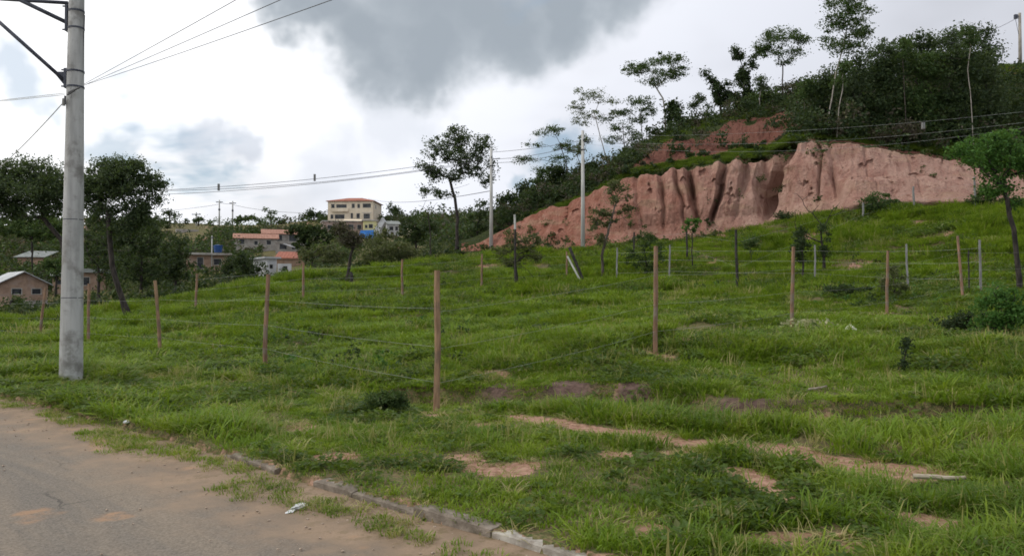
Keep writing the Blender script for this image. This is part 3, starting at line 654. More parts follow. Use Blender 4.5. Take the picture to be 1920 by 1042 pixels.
def scatter(name, variants, P, rotz, scale, idx, label, tilt=None):
    """one 'stuff' object: variants stood on the points P by a geometry-nodes modifier"""
    coll = bpy.data.collections.new(name + '_kinds')
    for i, (me, mname) in enumerate(variants):
        me.materials.clear(); me.materials.append(MATS[mname]); o = bpy.data.objects.new('%s_kind_%02d' % (name, i), me); coll.objects.link(o)
    me = bpy.data.meshes.new(name); me.vertices.add(len(P)); me.vertices.foreach_set('co', np.asarray(P, np.float32).ravel())
    rv = np.zeros((len(P), 3), np.float32); rv[:, 2] = rotz
    if tilt is not None: rv[:, :2] = tilt
    a = me.attributes.new('rot', 'FLOAT_VECTOR', 'POINT'); a.data.foreach_set('vector', rv.ravel())
    a = me.attributes.new('scl', 'FLOAT_VECTOR', 'POINT'); a.data.foreach_set('vector', np.asarray(scale, np.float32).ravel())
    a = me.attributes.new('idx', 'INT', 'POINT'); a.data.foreach_set('value', np.asarray(idx, np.int32))
    me.update(); o = link(name, me)
    ng = bpy.data.node_groups.new(name + '_nodes', 'GeometryNodeTree')
    ng.interface.new_socket('Geometry', in_out='INPUT', socket_type='NodeSocketGeometry'); ng.interface.new_socket('Geometry', in_out='OUTPUT', socket_type='NodeSocketGeometry')
    gi = ng.nodes.new('NodeGroupInput'); go = ng.nodes.new('NodeGroupOutput'); iop = ng.nodes.new('GeometryNodeInstanceOnPoints'); ci = ng.nodes.new('GeometryNodeCollectionInfo')
    ci.inputs['Collection'].default_value = coll; ci.inputs['Separate Children'].default_value = True; ci.inputs['Reset Children'].default_value = True
    def na(n, dt):
        k = ng.nodes.new('GeometryNodeInputNamedAttribute'); k.data_type = dt; k.inputs['Name'].default_value = n; return k.outputs[0]
    iop.inputs['Pick Instance'].default_value = True
    ng.links.new(gi.outputs[0], iop.inputs['Points']); ng.links.new(ci.outputs[0], iop.inputs['Instance'])
    ng.links.new(na('idx', 'INT'), iop.inputs['Instance Index']); ng.links.new(na('rot', 'FLOAT_VECTOR'), iop.inputs['Rotation']); ng.links.new(na('scl', 'FLOAT_VECTOR'), iop.inputs['Scale'])
    ng.links.new(iop.outputs[0], go.inputs[0])
    md = o.modifiers.new('scatter', 'NODES'); md.node_group = ng
    return tag(o, label, kind='stuff')
EDGE_PX = np.array([-400, 0, 100, 300, 450, 560, 760, 870, 1000, 1100, 1300, 1440, 1500, 1700, 1850, 2300.0]); EDGE_D = np.array([50, 50, 50, 52, 54, 58, 61, 66, 63, 60, 58.3, 57, 55, 52.5, 51, 49.0])
SPILL = [(480, 905, 6.4, .55, .22), (430, 915, 6.2, .4, .12), (650, 955, 5.6, .5, .16), (720, 975, 5.35, .4, .14), (420, 868, 7.15, .8, .2), (600, 968, 5.4, .2, .1), (250, 830, 8.2, 1.2, .35), (180, 775, 10.0, 1.4, .5), (60, 748, 11.5, 1.6, .5), (340, 850, 7.6, .8, .2), (560, 930, 5.9, .3, .14), (830, 1010, 4.95, .4, .1)]
_S = [(*U(a, b, c)[:2], hw, hd) for a, b, c, hw, hd in SPILL]
def build_grass():
    rng = np.random.default_rng(11)
    kinds = []
    for i in range(4): kinds.append((blade_mesh('tuft_short', 30, .035, .09, .12, .0085, 100 + i), 'grass_blade'))
    for i in range(4): kinds.append((blade_mesh('tuft_mid', 26, .07, .17, .10, .0095, 110 + i), 'grass_blade'))
    for i in range(3): kinds.append((blade_mesh('tuft_long', 20, .13, .28, .09, .0105, 120 + i, .7), 'grass_blade'))
    for i in range(3): kinds.append((weed_mesh('weed', 34, .12, .10, .06, 130 + i), 'weed_leaf'))
    for i in range(2): kinds.append((weed_mesh('weed_tall', 60, .16, .32, .075, 140 + i), 'weed_leaf'))
    kinds.append((blade_mesh('seed_stalk', 12, .18, .38, .10, .005, 190, .35), 'straw')); kinds.append((blade_mesh('dry_tuft', 24, .05, .15, .10, .008, 191, .9), 'straw'))
    # near the road: single tufts
    def masks(x, y):
        sd, _ = poly_sd(x, y, KERB); bare = bare_mask(x, y); soft = bare_mask(x, y, 1.7); damp = damp_mask(x, y)
        return sd, bare, soft, damp
    N = 62000; y = (2.0 + (16.5 - 2.0) * rng.random(N) ** .62); x = (rng.random(N) * 2 - 1) * (3.4 + 0.76 * y)
    pxx = W_PX / 2 + F_PX * x / y; dist = np.hypot(x, y)
    sd, bare, soft, damp = masks(x, y)
    n = fbm(x * .9, y * .9, 3, 201); nh = fbm(x * .5 + 9, y * .5, 4, 211)
    p = (1 - .90 * bare) * (1 - .86 * damp) * (0.22 + .78 * sstep(.34, .54, n))
    inside = sd > 0.06 + .16 * (n - .5)
    spill = np.zeros(len(x))
    for sx, sy, hw, hd in _S:
        ux, uy = x - sx, y - sy; al = (ux * -.74 + uy * .67); ac = (ux * .67 + uy * .74)
        spill = np.maximum(spill, 1 - sstep(.5, 1.2, np.hypot(al / hw, ac / hd) + 1.1 * (fbm(x * 3, y * 3, 3, 221) - .5)))
    strip = (sd > -.55) & (sd <= 0) & (fbm(x * 1.4, y * 1.4, 3, 231) > .56) & (y < 6.5)
    p = np.where(inside, p, np.maximum(spill * .7, np.where(strip, .4, 0)))
    keep = rng.random(len(x)) < p
    x, y, dist, n, nh, sd, bare, soft, inside = [v[keep] for v in (x, y, dist, n, nh, sd, bare, soft, inside)]
    z = H(x, y) - .008; z = np.where(sd < 0, np.where(inside, .09, 0.015), z)
    m = len(x); r = rng.random(m); hs = sstep(.34, .66, nh) + .45 * (r - .5) - .35 * soft - .5 * damp_mask(x, y + .35) - .3 * damp_mask(x, y + .8)
    idx = np.where(hs < .38, rng.integers(0, 4, m), np.where(hs < .88, rng.integers(4, 8, m), rng.integers(8, 11, m)))
    wd = fbm(x * .6 + 30, y * .6, 3, 241); isw = rng.random(m) < .03 + .40 * sstep(.57, .67, wd)
    idx = np.where(isw, rng.integers(11, 16, m), idx); rq = rng.random(m); idx = np.where(rq < .018, 16, np.where(rq < .018 + .02 + .06 * (1 - sstep(.34, .5, n)), 17, idx)); idx = np.where(bare > .4, np.where(rq < .5, 17, rng.integers(0, 4, m)), idx); idx = np.where(~inside, np.where(rq < .22, 17, rng.integers(0, 4, m)), idx)
    g = np.clip(dist / 8.0, 0.85, 2.0) ** .6 * rng.uniform(.7, 1.3, m); g = np.where(~inside, .75, g)
    hk = g * (0.44 + .76 * nh) * (1 - .25 * sstep(7, 11, dist)) * (1 - .6 * np.exp(-((x + 7.3) ** 2 + (y - 12.7) ** 2) / 2.6)) * (1 - .6 * soft) * np.where(sd < .3, .85, 1)
    S = np.stack([g, g, hk], 1); S = np.where(((idx == 14) | (idx == 15))[:, None], S * .75, S)
    print('grass tufts', m)
    scatter('grass', kinds, np.stack([x, y, z], 1), rng.uniform(0, 6.28, m), S, idx, 'green pasture grass and low weeds on the verge and near lot', rng.normal(0, .12, (m, 2)))
    # farther up: wider swards
    far = []
    for i in range(4): far.append((blade_mesh('sward_short', 140, .06, .16, .50, .018, 150 + i, .7), 'grass_blade'))
    for i in range(4): far.append((blade_mesh('sward_long', 120, .14, .34, .38, .020, 160 + i, .8), 'grass_blade'))
    far_dry = blade_mesh('sward_dry', 60, .12, .34, .5, .014, 180, .5)
    for i in range(3): far.append((weed_mesh('sward_weed', 120, .45, .22, .10, 170 + i), 'weed_leaf'))
    far.append((far_dry, 'straw'))
    N = 26000; y = 13.5 + (67 - 13.5) * rng.random(N) ** .8; x = (rng.random(N) * 2 - 1) * (3.4 + 0.78 * y)
    pxx = W_PX / 2 + F_PX * x / y; dist = np.hypot(x, y)
    sd, bare, soft, damp = masks(x, y); n = fbm(x * .5, y * .5, 3, 203); nh = fbm(x * .28 + 9, y * .28, 4, 213)
    p = (1 - .97 * bare) * (.45 + .55 * sstep(.34, .5, n)) * (sd > .6) * (y < np.interp(pxx, EDGE_PX, EDGE_D) + 1.5) * sstep(13.5, 16.5, y)
    keep = rng.random(N) < p; x, y, dist, nh, soft = [v[keep] for v in (x, y, dist, nh, soft)]
    m = len(x); hs = sstep(.36, .64, nh) + .5 * (rng.random(m) - .5)
    idx = np.where(hs < .55, rng.integers(0, 4, m), rng.integers(4, 8, m)); wd = fbm(x * .3 + 30, y * .3, 3, 243)
    idx = np.where(rng.random(m) < .04 + .6 * sstep(.54, .64, wd), rng.integers(8, 11, m), idx); idx = np.where(rng.random(m) < .03, 11, idx)
    g = rng.uniform(.75, 1.35, m) * np.clip(dist / 22, .85, 1.6) ** .5; hk = g * (.36 + .95 * nh) * (1 - .4 * soft) * (.74 + .66 * sstep(20, 42, dist))
    print('swards', m)
    scatter('field_grass', far, np.stack([x, y, H(x, y) - .02], 1), rng.uniform(0, 6.28, m), np.stack([g, g, hk], 1), idx, 'uneven green grass over the sloping field behind the fence', rng.normal(0, .08, (m, 2)))
    # ledge and hilltop grass on the hill
    N = 5000; px = rng.uniform(1000, 2000, N); t = np.where(rng.random(N) < .5, rng.uniform(0.02, .62, N), rng.uniform(2.25, 3.2, N))
    k = ~((t < .2) & (px > 1500)); px = px[k]; t = t[k]
    P = hill_pt(px, t); s = rng.uniform(.7, 1.4, len(P))
    scatter('hill_grass', [(m_.copy(), 'weed_leaf') for m_, n_ in far], P - np.array([0, 0, .1]), rng.uniform(0, 6.28, len(P)), np.stack([s, s, s * .6], 1), rng.integers(0, 11, len(P)), 'rough grass on the ledge and crest of the hill')
build_grass()
def build_gravel():
    rng = np.random.default_rng(5); kinds = []
    for i in range(4):
        import bmesh
        bm = bmesh.new(); bmesh.ops.create_icosphere(bm, subdivisions=1, radius=1.0)
        for v in bm.verts: v.co *= rng.uniform(.7, 1.2); v.co.z *= .6
        me = bpy.data.meshes.new('pebble'); bm.to_mesh(me); bm.free(); kinds.append((me, 'pebble_stone'))
    K, s = resample(KERB, .02); n = 1500; i = rng.integers(0, len(K), 40000); i = i[(K[i, 1] > 3) & (K[i, 1] < 16)][:n]
    t = np.abs(rng.normal(0.35, .55, len(i))); P = K[i] + RN[None] * t[:, None] + rng.normal(0, .05, (len(i), 2))
    j = rng.random(len(i)) < .12; P[j] += RN[None] * rng.uniform(.5, 3.5, (j.sum(), 1))
    sz = .004 + .010 * rng.random(len(i)) ** 3
    scatter('gravel', kinds, np.column_stack([P, np.full(len(P), .018)]), rng.uniform(0, 6, len(P)), np.stack([sz] * 3, 1), rng.integers(0, 4, len(P)), 'loose pebbles and crumbs along the sandy road edge')
def build_rubble():
    rng = np.random.default_rng(15); n = 900; q_ = rng.uniform(880, 1900, n); T = rowpt(q_, TOE_Y, TOE_D); T[:, 1] -= np.abs(rng.normal(.1, .7, n)); T[:, 2] = H(T[:, 0], T[:, 1]) + .03; import bmesh; kinds = []
    for i in range(4):
        bm = bmesh.new(); bmesh.ops.create_icosphere(bm, subdivisions=2, radius=1.0)
        for v in bm.verts: v.co *= rng.uniform(.75, 1.2); v.co.z *= .7
        me = bpy.data.meshes.new('clod'); bm.to_mesh(me); bm.free(); kinds.append((me, 'red_earth'))
    sz = .05 + .30 * rng.random(n) ** 4
    scatter('rubble', kinds, T, rng.uniform(0, 6, n), np.stack([sz] * 3, 1), rng.integers(0, 4, n), 'crumbled red earth clods along the cliff foot')
build_rubble()
mat('pebble_stone', (0.20, 0.15, 0.11), (0.42, 0.34, 0.27), 2.0)
build_gravel()
# ------------------------------------------------------------------ poles
def far_pole(name, label, px, ytop, ybase, d, r0, r1, m='concrete_far', parts=True, cat='utility pole', group=None):
    a = U(px, ybase, d); b = U(px, ytop, d); base = np.array([a[0], a[1], min(a[2], Hs(a[0], a[1]))]) if d < 60 else a
    o = thing(name, label, cat, base, group=group)
    L = b[2] - base[2]
    MB().tube([(0, 0, -1.2), (0, 0, L * .5), (0, 0, L)], [r0 * 1.05, (r0 + r1) / 2, r1], 12).build('shaft', m, o, smooth=True)
    return o, base, L
# near pole at the road edge
pb = U(133, 716, 13.4); pb[2] = Hs(pb[0], pb[1])
np_o = thing('utility_pole', 'tall grey concrete utility pole with bracket arms on the grassy road verge', 'utility pole', pb)
def _pz(py): return U(133, py, 13.4)[2] - pb[2]
PR = lambda z: 0.187 - 0.0098 * z                               # radius by height
lean = 0.0055
zs = np.linspace(-0.8, 8.6, 24)
mb = MB(); n = 32; pts = np.stack([lean * zs, 0 * zs, zs], 1)
an = np.arange(n) * 2 * math.pi / n
# round shaft with two shallow mould seams
rr = np.ones(n); rr[[5, 6, 21, 22]] = .975; rr[[13, 29]] = 1.02
V = np.concatenate([p[None] + PR(z) * rr[:, None] * np.stack([np.cos(an), np.sin(an), 0 * an], 1) for p, z in zip(pts, zs)])
q = np.concatenate([np.stack([i * n + np.arange(n), i * n + (np.arange(n) + 1) % n, (i + 1) * n + (np.arange(n) + 1) % n, (i + 1) * n + np.arange(n)], 1) for i in range(len(zs) - 1)])
cap = [((len(zs) - 1) * n, (len(zs) - 1) * n + j, (len(zs) - 1) * n + j + 1) for j in range(1, n - 1)]
mb.raw(V, q, cap); mb.build('shaft', 'concrete_pole', np_o, smooth=True)
def _ring(z, h, k=1.06):
    c = np.array([lean * z, 0, z]); MB().tube([c - (0, 0, h / 2), c + (0, 0, h / 2)], PR(z) * k, 28).build('strap', 'steel_dark', np_o, smooth=False)
for py, hh in ((22, .03), (54, .03), (135, .03), (164, .03)): _ring(_pz(py), hh)
_ring(_pz(412), .012, 1.012); _ring(_pz(558), .012, 1.012)
def px_local(px, py, dd=0.0): return U(px, py, 13.4 + dd) - pb
# clamp plates on the left flank with the sloping tube arms
for y0, y1 in ((10, 60), (129, 166)):
    z0, z1 = _pz(y1), _pz(y0); x0 = -PR((z0 + z1) / 2) - .012
    MB().box((x0 + .02, 0, (z0 + z1) / 2), (.05, .11, z1 - z0), bev=.006).build('clamp_plate', 'steel_dark', np_o)
    for zz_ in (z0 + .03, z1 - .03): MB().tube([(x0 - .05, -.03, zz_), (x0 + .05, -.03, zz_)], .014, 8).build('bolt', 'steel_dark', np_o)
def arm(a, b, r): MB().tube([a, (a + b) / 2, b], r, 10).build('arm', 'steel_dark', np_o, smooth=True)
arm(px_local(122, 152), px_local(-75, -24), .032); arm(px_local(124, 42), px_local(-30, -32), .036); arm(px_local(127, 6), px_local(-40, -4), .03)
g0, g1, g2 = px_local(100, 135), px_local(124, 135), px_local(124, 164)
MB().raw(np.array([g0 + (0, -.012, 0), g1 + (0, -.012, 0), g2 + (0, -.012, 0), g0 + (0, .012, 0), g1 + (0, .012, 0), g2 + (0, .012, 0)]), [(0, 1, 4, 3), (1, 2, 5, 4), (2, 0, 3, 5)], [(0, 2, 1), (3, 4, 5)]).build('gusset', 'steel_dark', np_o)
MB().tube([px_local(150, 28), px_local(159, 29), px_local(158, 55), px_local(156, 90), px_local(154, 230)], .008, 6).build('ground_wire', 'cable', np_o)
# cable clamp with a coil where the service wires leave
for k, (a, b) in enumerate([((128, 174), (150, 164)), ((126, 178), (140, 170)), ((122, 180), (122, 196))]):
    MB().tube([px_local(*a, -.2), px_local(*b, -.2)], .016, 8).build('cable_clamp', 'cable', np_o)
MB().tube([px_local(120, 185, -.15), px_local(119, 198, -.1)], .028, 10).build('insulator', 'concrete_pole', np_o)

p1, p1b, L1 = far_pole('utility_pole', 'pale concrete pole in front of the red cliff, standing among tall weeds', 1093, 245, 470, 58.5, .17, .105)
p2, p2b, L2 = far_pole('utility_pole', 'concrete pole beside the lone open-crowned tree at the cliff end', 921, 279, 474, 66, .17, .105)
for o, b_, L in ((p1, p1b, L1), (p2, p2b, L2)):
    MB().box((.05, -.16, L - .75), (.10, .10, .14)).build('insulator_bracket', 'steel_dark', o)
    MB().box((0, 0, L - 1.45), (.34, .34, .05)).build('strap', 'steel_dark', o)
    MB().tube([(.16, -.1, L - .9), (.75, -.2, L - .85)], .03, 8).build('arm', 'steel_dark', o)
p3, p3b, L3 = far_pole('hilltop_pole', 'weathered pole with small lamp box on the grassy hilltop', 1913, 25, 122, 75, .16, .12, 'bark_pale')
MB().box((-.38, 0, L3 - .35), (.32, .22, .42), bev=.02).build('lamp_box', 'steel_dark', p3)
MB().tube([(-.3, 0, L3 - .3), (0, 0, L3 - .3)], .04, 8).build('arm', 'steel_dark', p3)
MB().tube([(-.42, .0, L3 - .6), (-.1, 0, L3 - 2.2)], .02, 6).build('brace', 'steel_dark', p3)
for k, (px, y0, y1, lb) in enumerate([(411, 375, 426, 'tall thin pole on the ridge skyline, left of its twin'), (436, 377, 426, 'tall thin pole on the ridge skyline beside the flat tree'), (368, 398, 428, 'short crossarm pole on the ridge skyline')]):
    o, b_, L = far_pole('ridge_pole', lb, px, y0, y1, 258, .28, .2, 'concrete_far', group='poles on the ridge skyline')
    MB().box((0, 0, L - .7), (2.2 if k < 2 else 3.0, .25, .25)).build('crossarm', 'steel_dark', o)
    MB().box((0, 0, L - 3.2), (.5, .5, .6)).build('junction_box', 'steel_dark', o)
pt, ptb, Lt = far_pole('lighting_pole', 'slim pole rising from the flat roof slab house', 397, 442, 512, 132, .12, .09, 'concrete_far')
MB().box((0, 0, Lt - .3), (.5, .2, .15)).build('lamp_head', 'steel_dark', pt)

# ------------------------------------------------------------------ overhead wires
def catenary(a, b, sag, n=24):
    t = np.linspace(0, 1, n)[:, None]; p = a + (b - a) * t; p[:, 2] -= (4 * sag * t * (1 - t))[:, 0]; return p
def wire_thing(label, strands, spacers=(), r=.02, m='cable', sp=.25, group=None):
    o = thing('overhead_wire', label, 'wire', strands[0][0], group=group)
    for a, b, sag in strands:
        MB().tube(catenary(np.array(a), np.array(b), sag), r, 5).build('strand', m, o, local=False)
    for c in spacers: MB().box(c, (.16, .16, sp)).build('spacer', 'post_grey', o, local=False)
    return o
A = U(158, 160, 13.3)
wire_thing('service wires rising from roadside pole clamp to upper edge above the road', [(A, A + (U(505, -2, 8.0) - A) * 5, .1), (A, A + (U(520, 8, 8.0) - A) * 5, .25), (A + (0, 0, .02), A + (U(480, -30, 7.5) - A) * 5, .1)], r=.004)
wire_thing('single drop wire sloping down from roadside pole to far treetops', [(U(121, 190, 13.3), U(-40, 345, 22), .1)], r=.009, m='wire')
wire_thing('thin paired wires running from roadside pole beyond the photo edge', [(U(121, 175, 13.4), U(-700, 260, 60), .05), (U(121, 178, 13.4), U(-700, 250, 60), .1)], r=.006, m='wire')
P2 = p2b + (0, 0, L2); P1 = p1b + (0, 0, L1)
e1, e2, e3 = U(60, 360, 70), U(60, 352, 70), U(60, 368, 70)
wire_thing('bundled power cables strung across the sky from lone tree pole to far trees', [(P2 - (0, 0, .55), e1, .9), (P2 - (0, 0, .85), e2, 1.2), (P2 - (0, 0, 1.0), e3, .9)], [U(410, 351, 69.5), U(590, 333, 68.5)], r=.02, sp=.6)
wire_thing('power cables spanning the two concrete poles before the cliff', [(P2 - (0, 0, .3), P1 - (0, 0, .75), .12), (P2 - (0, 0, .9), P1 - (0, 0, 1.0), .25), (P2 - (0, 0, 1.2), P1 - (0, 0, 1.3), .3)], r=.018)
wire_thing('pale power cables crossing in front of the dark hill trees', [(P1 - (0, 0, .4), U(1980, 203, 46), .5), (P1 - (0, 0, .75), U(1980, 222, 46), .8), (P1 - (0, 0, 1.0), U(1980, 230, 46), 1.1)], [U(1731, 236, 49)], r=.005, m='wire', sp=.4)
wire_thing('slack line from hilltop pole down to the tree canopy', [(p3b + (-.3, 0, L3 - .5), U(1780, 82, 70), .3)], r=.02)
wire_thing('low slack cable climbing to lone tree pole from yellow building', [(P2 - (0, 0, 3.6), U(690, 372, 200), 1.0)], r=.03)
wire_thing('faint wires linking the poles along the ridge skyline', [(U(411, 380, 257), U(436, 382, 257), .2), (U(411, 383, 257), U(200, 400, 257), .8), (U(436, 384, 257), U(640, 395, 250), 1.5)], r=.05)

# ------------------------------------------------------------------ fences
def post_mesh(L, r, seed, square=False, taper=.85):
    rng = np.random.default_rng(seed); mb = MB()
    k = 7; zs = np.linspace(-.35, L, k); wob = np.cumsum(rng.normal(0, r * .22, (k, 2)), 0); wob[0] = 0
    mb.tube(np.column_stack([wob, zs]), np.linspace(r * 1.05, r * taper, k) * rng.uniform(.94, 1.06, k), 4 if square else 10)
    return mb
def fence(name, label, posts, strands, m, r, wr=.0016, square=False, wires=True, wiremat='wire'):
    """posts: (px, py_base, d, height m, lean x) ; strands: heights as shares of the post"""
    P = []
    for (px, py, d, h, lx, *mm) in posts:
        a = U(px, py, d); a[2] = Hs(a[0], a[1]); P.append((a, h, lx, mm[0] if mm else m))
    o = thing(name, label, 'fence', P[0][0])
    for i, (a, h, lx, mm) in enumerate(P):
        po = post_mesh(h, r, 300 + i + int(a[1] * 10), square).build('post', mm, o)
        po.location = tuple(a - P[0][0]); po.rotation_euler = (0, lx, i * 1.7 if not square else 0.3)
    if wires:
        for s in strands:
            pts = []
            for (a, h, lx, mm) in P: pts.append(a + np.array([math.sin(lx) * s * h, 0, s * h]) + np.array([0, -r * 1.05, 0]))
            full = []
            for a, b in zip(pts[:-1], pts[1:]): full.append(catenary(a, b, .03, 6)[:-1])
            full.append(pts[-1][None]); MB().tube(np.vstack(full), wr, 5).build('wire', wiremat, o, local=False)
            # barbs
    return o
ST = (.21, .46, .73)
fence('wire_fence', 'barbed wire fence on wooden posts running along the road verge', [(818, 757, 11, 2.0, 0, 'post_pale'), (498, 699, 15.9, 1.93, .02), (300, 666, 20.7, 1.92, .07, 'post_pale'), (165, 651, 24, 1.93, -.02), (72, 648, 26.8, 1.95, .09), (-60, 640, 31, 1.9, .03)], ST, 'post_wood', .047)
fence('wire_fence', 'barbed wire fence on reddish wooden posts climbing the slope to the far tree', [(824, 756, 11.06, .5, .0), (1228, 664, 14, 1.95, 0), (1487, 624, 18, 1.95, -.04), (1663, 596, 23, 1.93, -.01), (1806, 570, 24.5, 2.05, -.1), (1990, 565, 26, 1.9, 0)][1:], ST, 'post_wood', .045)
# the stretch between the corner post and the slope run
_a = U(818, 757, 11); _a[2] = Hs(_a[0], _a[1]); _b = U(1228, 664, 14); _b[2] = Hs(_b[0], _b[1])
cw = thing('fence_wire', 'three slack wires from corner post to first slope post', 'wire', _a)
for s in ST: MB().tube(catenary(_a + (0, -.06, 1.93 * s), _b + (0, -.06, 1.95 * s), .04), .0015, 5).build('strand', 'wire', cw, local=False)
fence('wire_fence', 'distant row of thin brown fence posts across the upper lot', [(365, 590, 35, 1.95, .02), (567, 575, 35.5, 1.9, .03), (754, 560, 37, 1.95, -.01), (902, 545, 41.5, 1.9, 0), (1064, 532, 46, 1.9, 0)], (.3, .6, .85), 'post_wood', .06, .003)
fence('wire_fence', 'row of slim grey concrete posts crossing the right of the lot', [(1156, 532, 45, 2.1, 0), (1256, 528, 43, 2.1, .0), (1528, 538, 37, 1.95, 0), (1704, 548, 30.5, 1.95, -.02), (1839, 566, 27.5, 1.95, -.03)], (.3, .6, .85), 'post_grey', .06, .003, square=True)
fence('wire_fence', 'short row of dark and grey stakes at the cliff foot', [(1189, 470, 54, 1.6, 0, 'post_dark'), (1289, 480, 50, 2.3, 0, 'post_dark'), (1383, 545, 37, 3.0, .02, 'post_dark'), (1617, 400, 49, 1.3, 0), (1714, 393, 48.5, 1.5, 0), (1829, 388, 48, 2.0, 0)], (.4, .8), 'post_grey', .07, .003)
def loose_post(name, label, pts, r, m, cat='post', n=10):
    p0 = np.array(pts[0]); o = MB().tube(np.array(pts) - p0, r, n).build(name, m); o.location = tuple(p0); return tag(o, label, cat)
lp0 = U(1100, 520, 44); lp0[2] = Hs(lp0[0], lp0[1]) - .1; lp1 = U(1068, 464, 44.5)
br = thing('brace_pole', 'leaning black and white brace pole beside thin brown post', 'post', lp0)
MB().tube([lp0, (lp0 + lp1) / 2, lp1], .085, 8).build('shaft', 'post_dark', br, local=False)
MB().tube([lp0 + (-.13, -.05, .02), lp1 + (-.13, -.05, -.5)], .055, 8).build('white_face', 'white_paint', br, local=False)
wp = U(966, 548, 39.2); wp[2] = Hs(wp[0], wp[1])
wpo = thing('stake', 'dark stake with white painted top inside the small open tree', 'post', wp)
MB().tube([(0, 0, -.2), (0, 0, 3.0)], [.06, .05], 8).build('shaft', 'post_dark', wpo)
MB().tube([(0, 0, 3.0), (-.03, 0, 3.75)], [.06, .05], 8).build('painted_top', 'white_paint', wpo)
def stump(label, px, py, d, h, r, lx=0.0):
    a = U(px, py, d); a[2] = Hs(a[0], a[1]) - .1
    o = post_mesh(h, r, int(px)).build('burnt_post', 'post_dark'); o.location = tuple(a); o.rotation_euler = (0, lx, 0); return tag(o, label, 'post')
stump('short charred stump beside the thin dark trunk in the field', 661, 556, 44, 1.05, .11, -.03)
stump('thin dark stake next to the leaning fence post on the right', 1817, 560, 28, 1.7, .03)
# ------------------------------------------------------------------ trees and shrubs
def skeleton(rng, trunk, centers, step=.7):
    nodes = [np.array(trunk[0], float)]; par = [-1]
    for a, b in zip(trunk[:-1], trunk[1:]):
        a = np.array(a, float); b = np.array(b, float); k = max(1, int(np.linalg.norm(b - a) / step))
        for i in range(1, k + 1):
            nodes.append(a + (b - a) * i / k + (rng.normal(0, .02, 3) if i < k else 0)); par.append(len(nodes) - 2)
    nt = len(nodes); lo = max(1, int(nt * .45)); tips = []
    top = nodes[-1]; order = np.argsort(np.linalg.norm(np.array(centers) - top, axis=1)) if len(centers) else []
    for ci in order:
        c = centers[ci]; N = np.array(nodes[lo:]); dd = np.linalg.norm(N - c, axis=1) + 1.2 * np.maximum(0, N[:, 2] - c[2] + .1)
        j = int(np.argmin(dd)) + lo; a = nodes[j]; L = np.linalg.norm(c - a); k = max(1, int(L / step)); prev = j
        for i in range(1, k + 1):
            f = i / k; p = a + (c - a) * f + np.array([0, 0, .12 * L * math.sin(math.pi * f)]) + (rng.normal(0, .10 * min(L, 2) * .5, 3) if i < k else 0)
            nodes.append(p); par.append(prev); prev = len(nodes) - 1
        tips.append(prev)
    return np.array(nodes), np.array(par), tips
def wood(nodes, par, tips, r0, rmin=.012, n=6):
    cnt = np.zeros(len(nodes))
    for t in tips:
        while t >= 0: cnt[t] += 1; t = par[t]
    cnt = np.maximum(cnt, .6); r = np.maximum(rmin, r0 * (cnt / max(1, cnt.max())) ** .48)
    z0 = nodes[0][2]; flare = 1 + .35 * np.exp(-(nodes[:, 2] - z0) / .4); r = r * flare * (1 - .25 * np.clip((nodes[:, 2] - z0) / max(.1, np.ptp(nodes[:, 2])), 0, 1))
    i = np.where(par >= 0)[0]; a = nodes[par[i]]; b = nodes[i]; T = b - a; T /= np.linalg.norm(T, axis=1, keepdims=True) + 1e-9
    ref = np.where(np.abs(T[:, 2:3]) > .9, [[1.0, 0, 0]], [[0, 0, 1.0]]); A = np.cross(T, ref); A /= np.linalg.norm(A, axis=1, keepdims=True) + 1e-9; B = np.cross(T, A)
    an = np.arange(n) * 2 * math.pi / n; ring = np.cos(an)[None, :, None] * A[:, None] + np.sin(an)[None, :, None] * B[:, None]
    ra = np.minimum(r[par[i]], r[i] * 1.6)
    b = b + T * (r[i] * .4)[:, None]
    V = np.concatenate([a[:, None] + ra[:, None, None] * ring, b[:, None] + r[i][:, None, None] * ring], 1).reshape(-1, 3)
    base = (np.arange(len(i)) * 2 * n)[:, None]; j = np.arange(n)[None]; jn = (np.arange(n)[None] + 1) % n
    Q = np.stack([base + j, base + n + j, base + n + jn, base + jn], -1).reshape(-1, 4)
    return V, Q
def crown_leaves(rng, centers, radii, per, leaf, flat=.65, up=.4):
    Cs = []; Ss = []
    for c, r in zip(centers, radii):
        n = max(4, int(per * rng.uniform(.6, 1.4))); d = rng.normal(size=(n, 3)); d /= np.linalg.norm(d, axis=1, keepdims=True)
        rad = r * np.where(rng.random(n) < .14, rng.uniform(.9, 1.5, n), rng.random(n) ** .5); p = c + d * rad[:, None] * np.array([1, 1, flat]); Cs.append(p); Ss.append(leaf * rng.uniform(.6, 1.35, n))
    return leaf_cards(np.vstack(Cs), np.concatenate(Ss), rng, up)
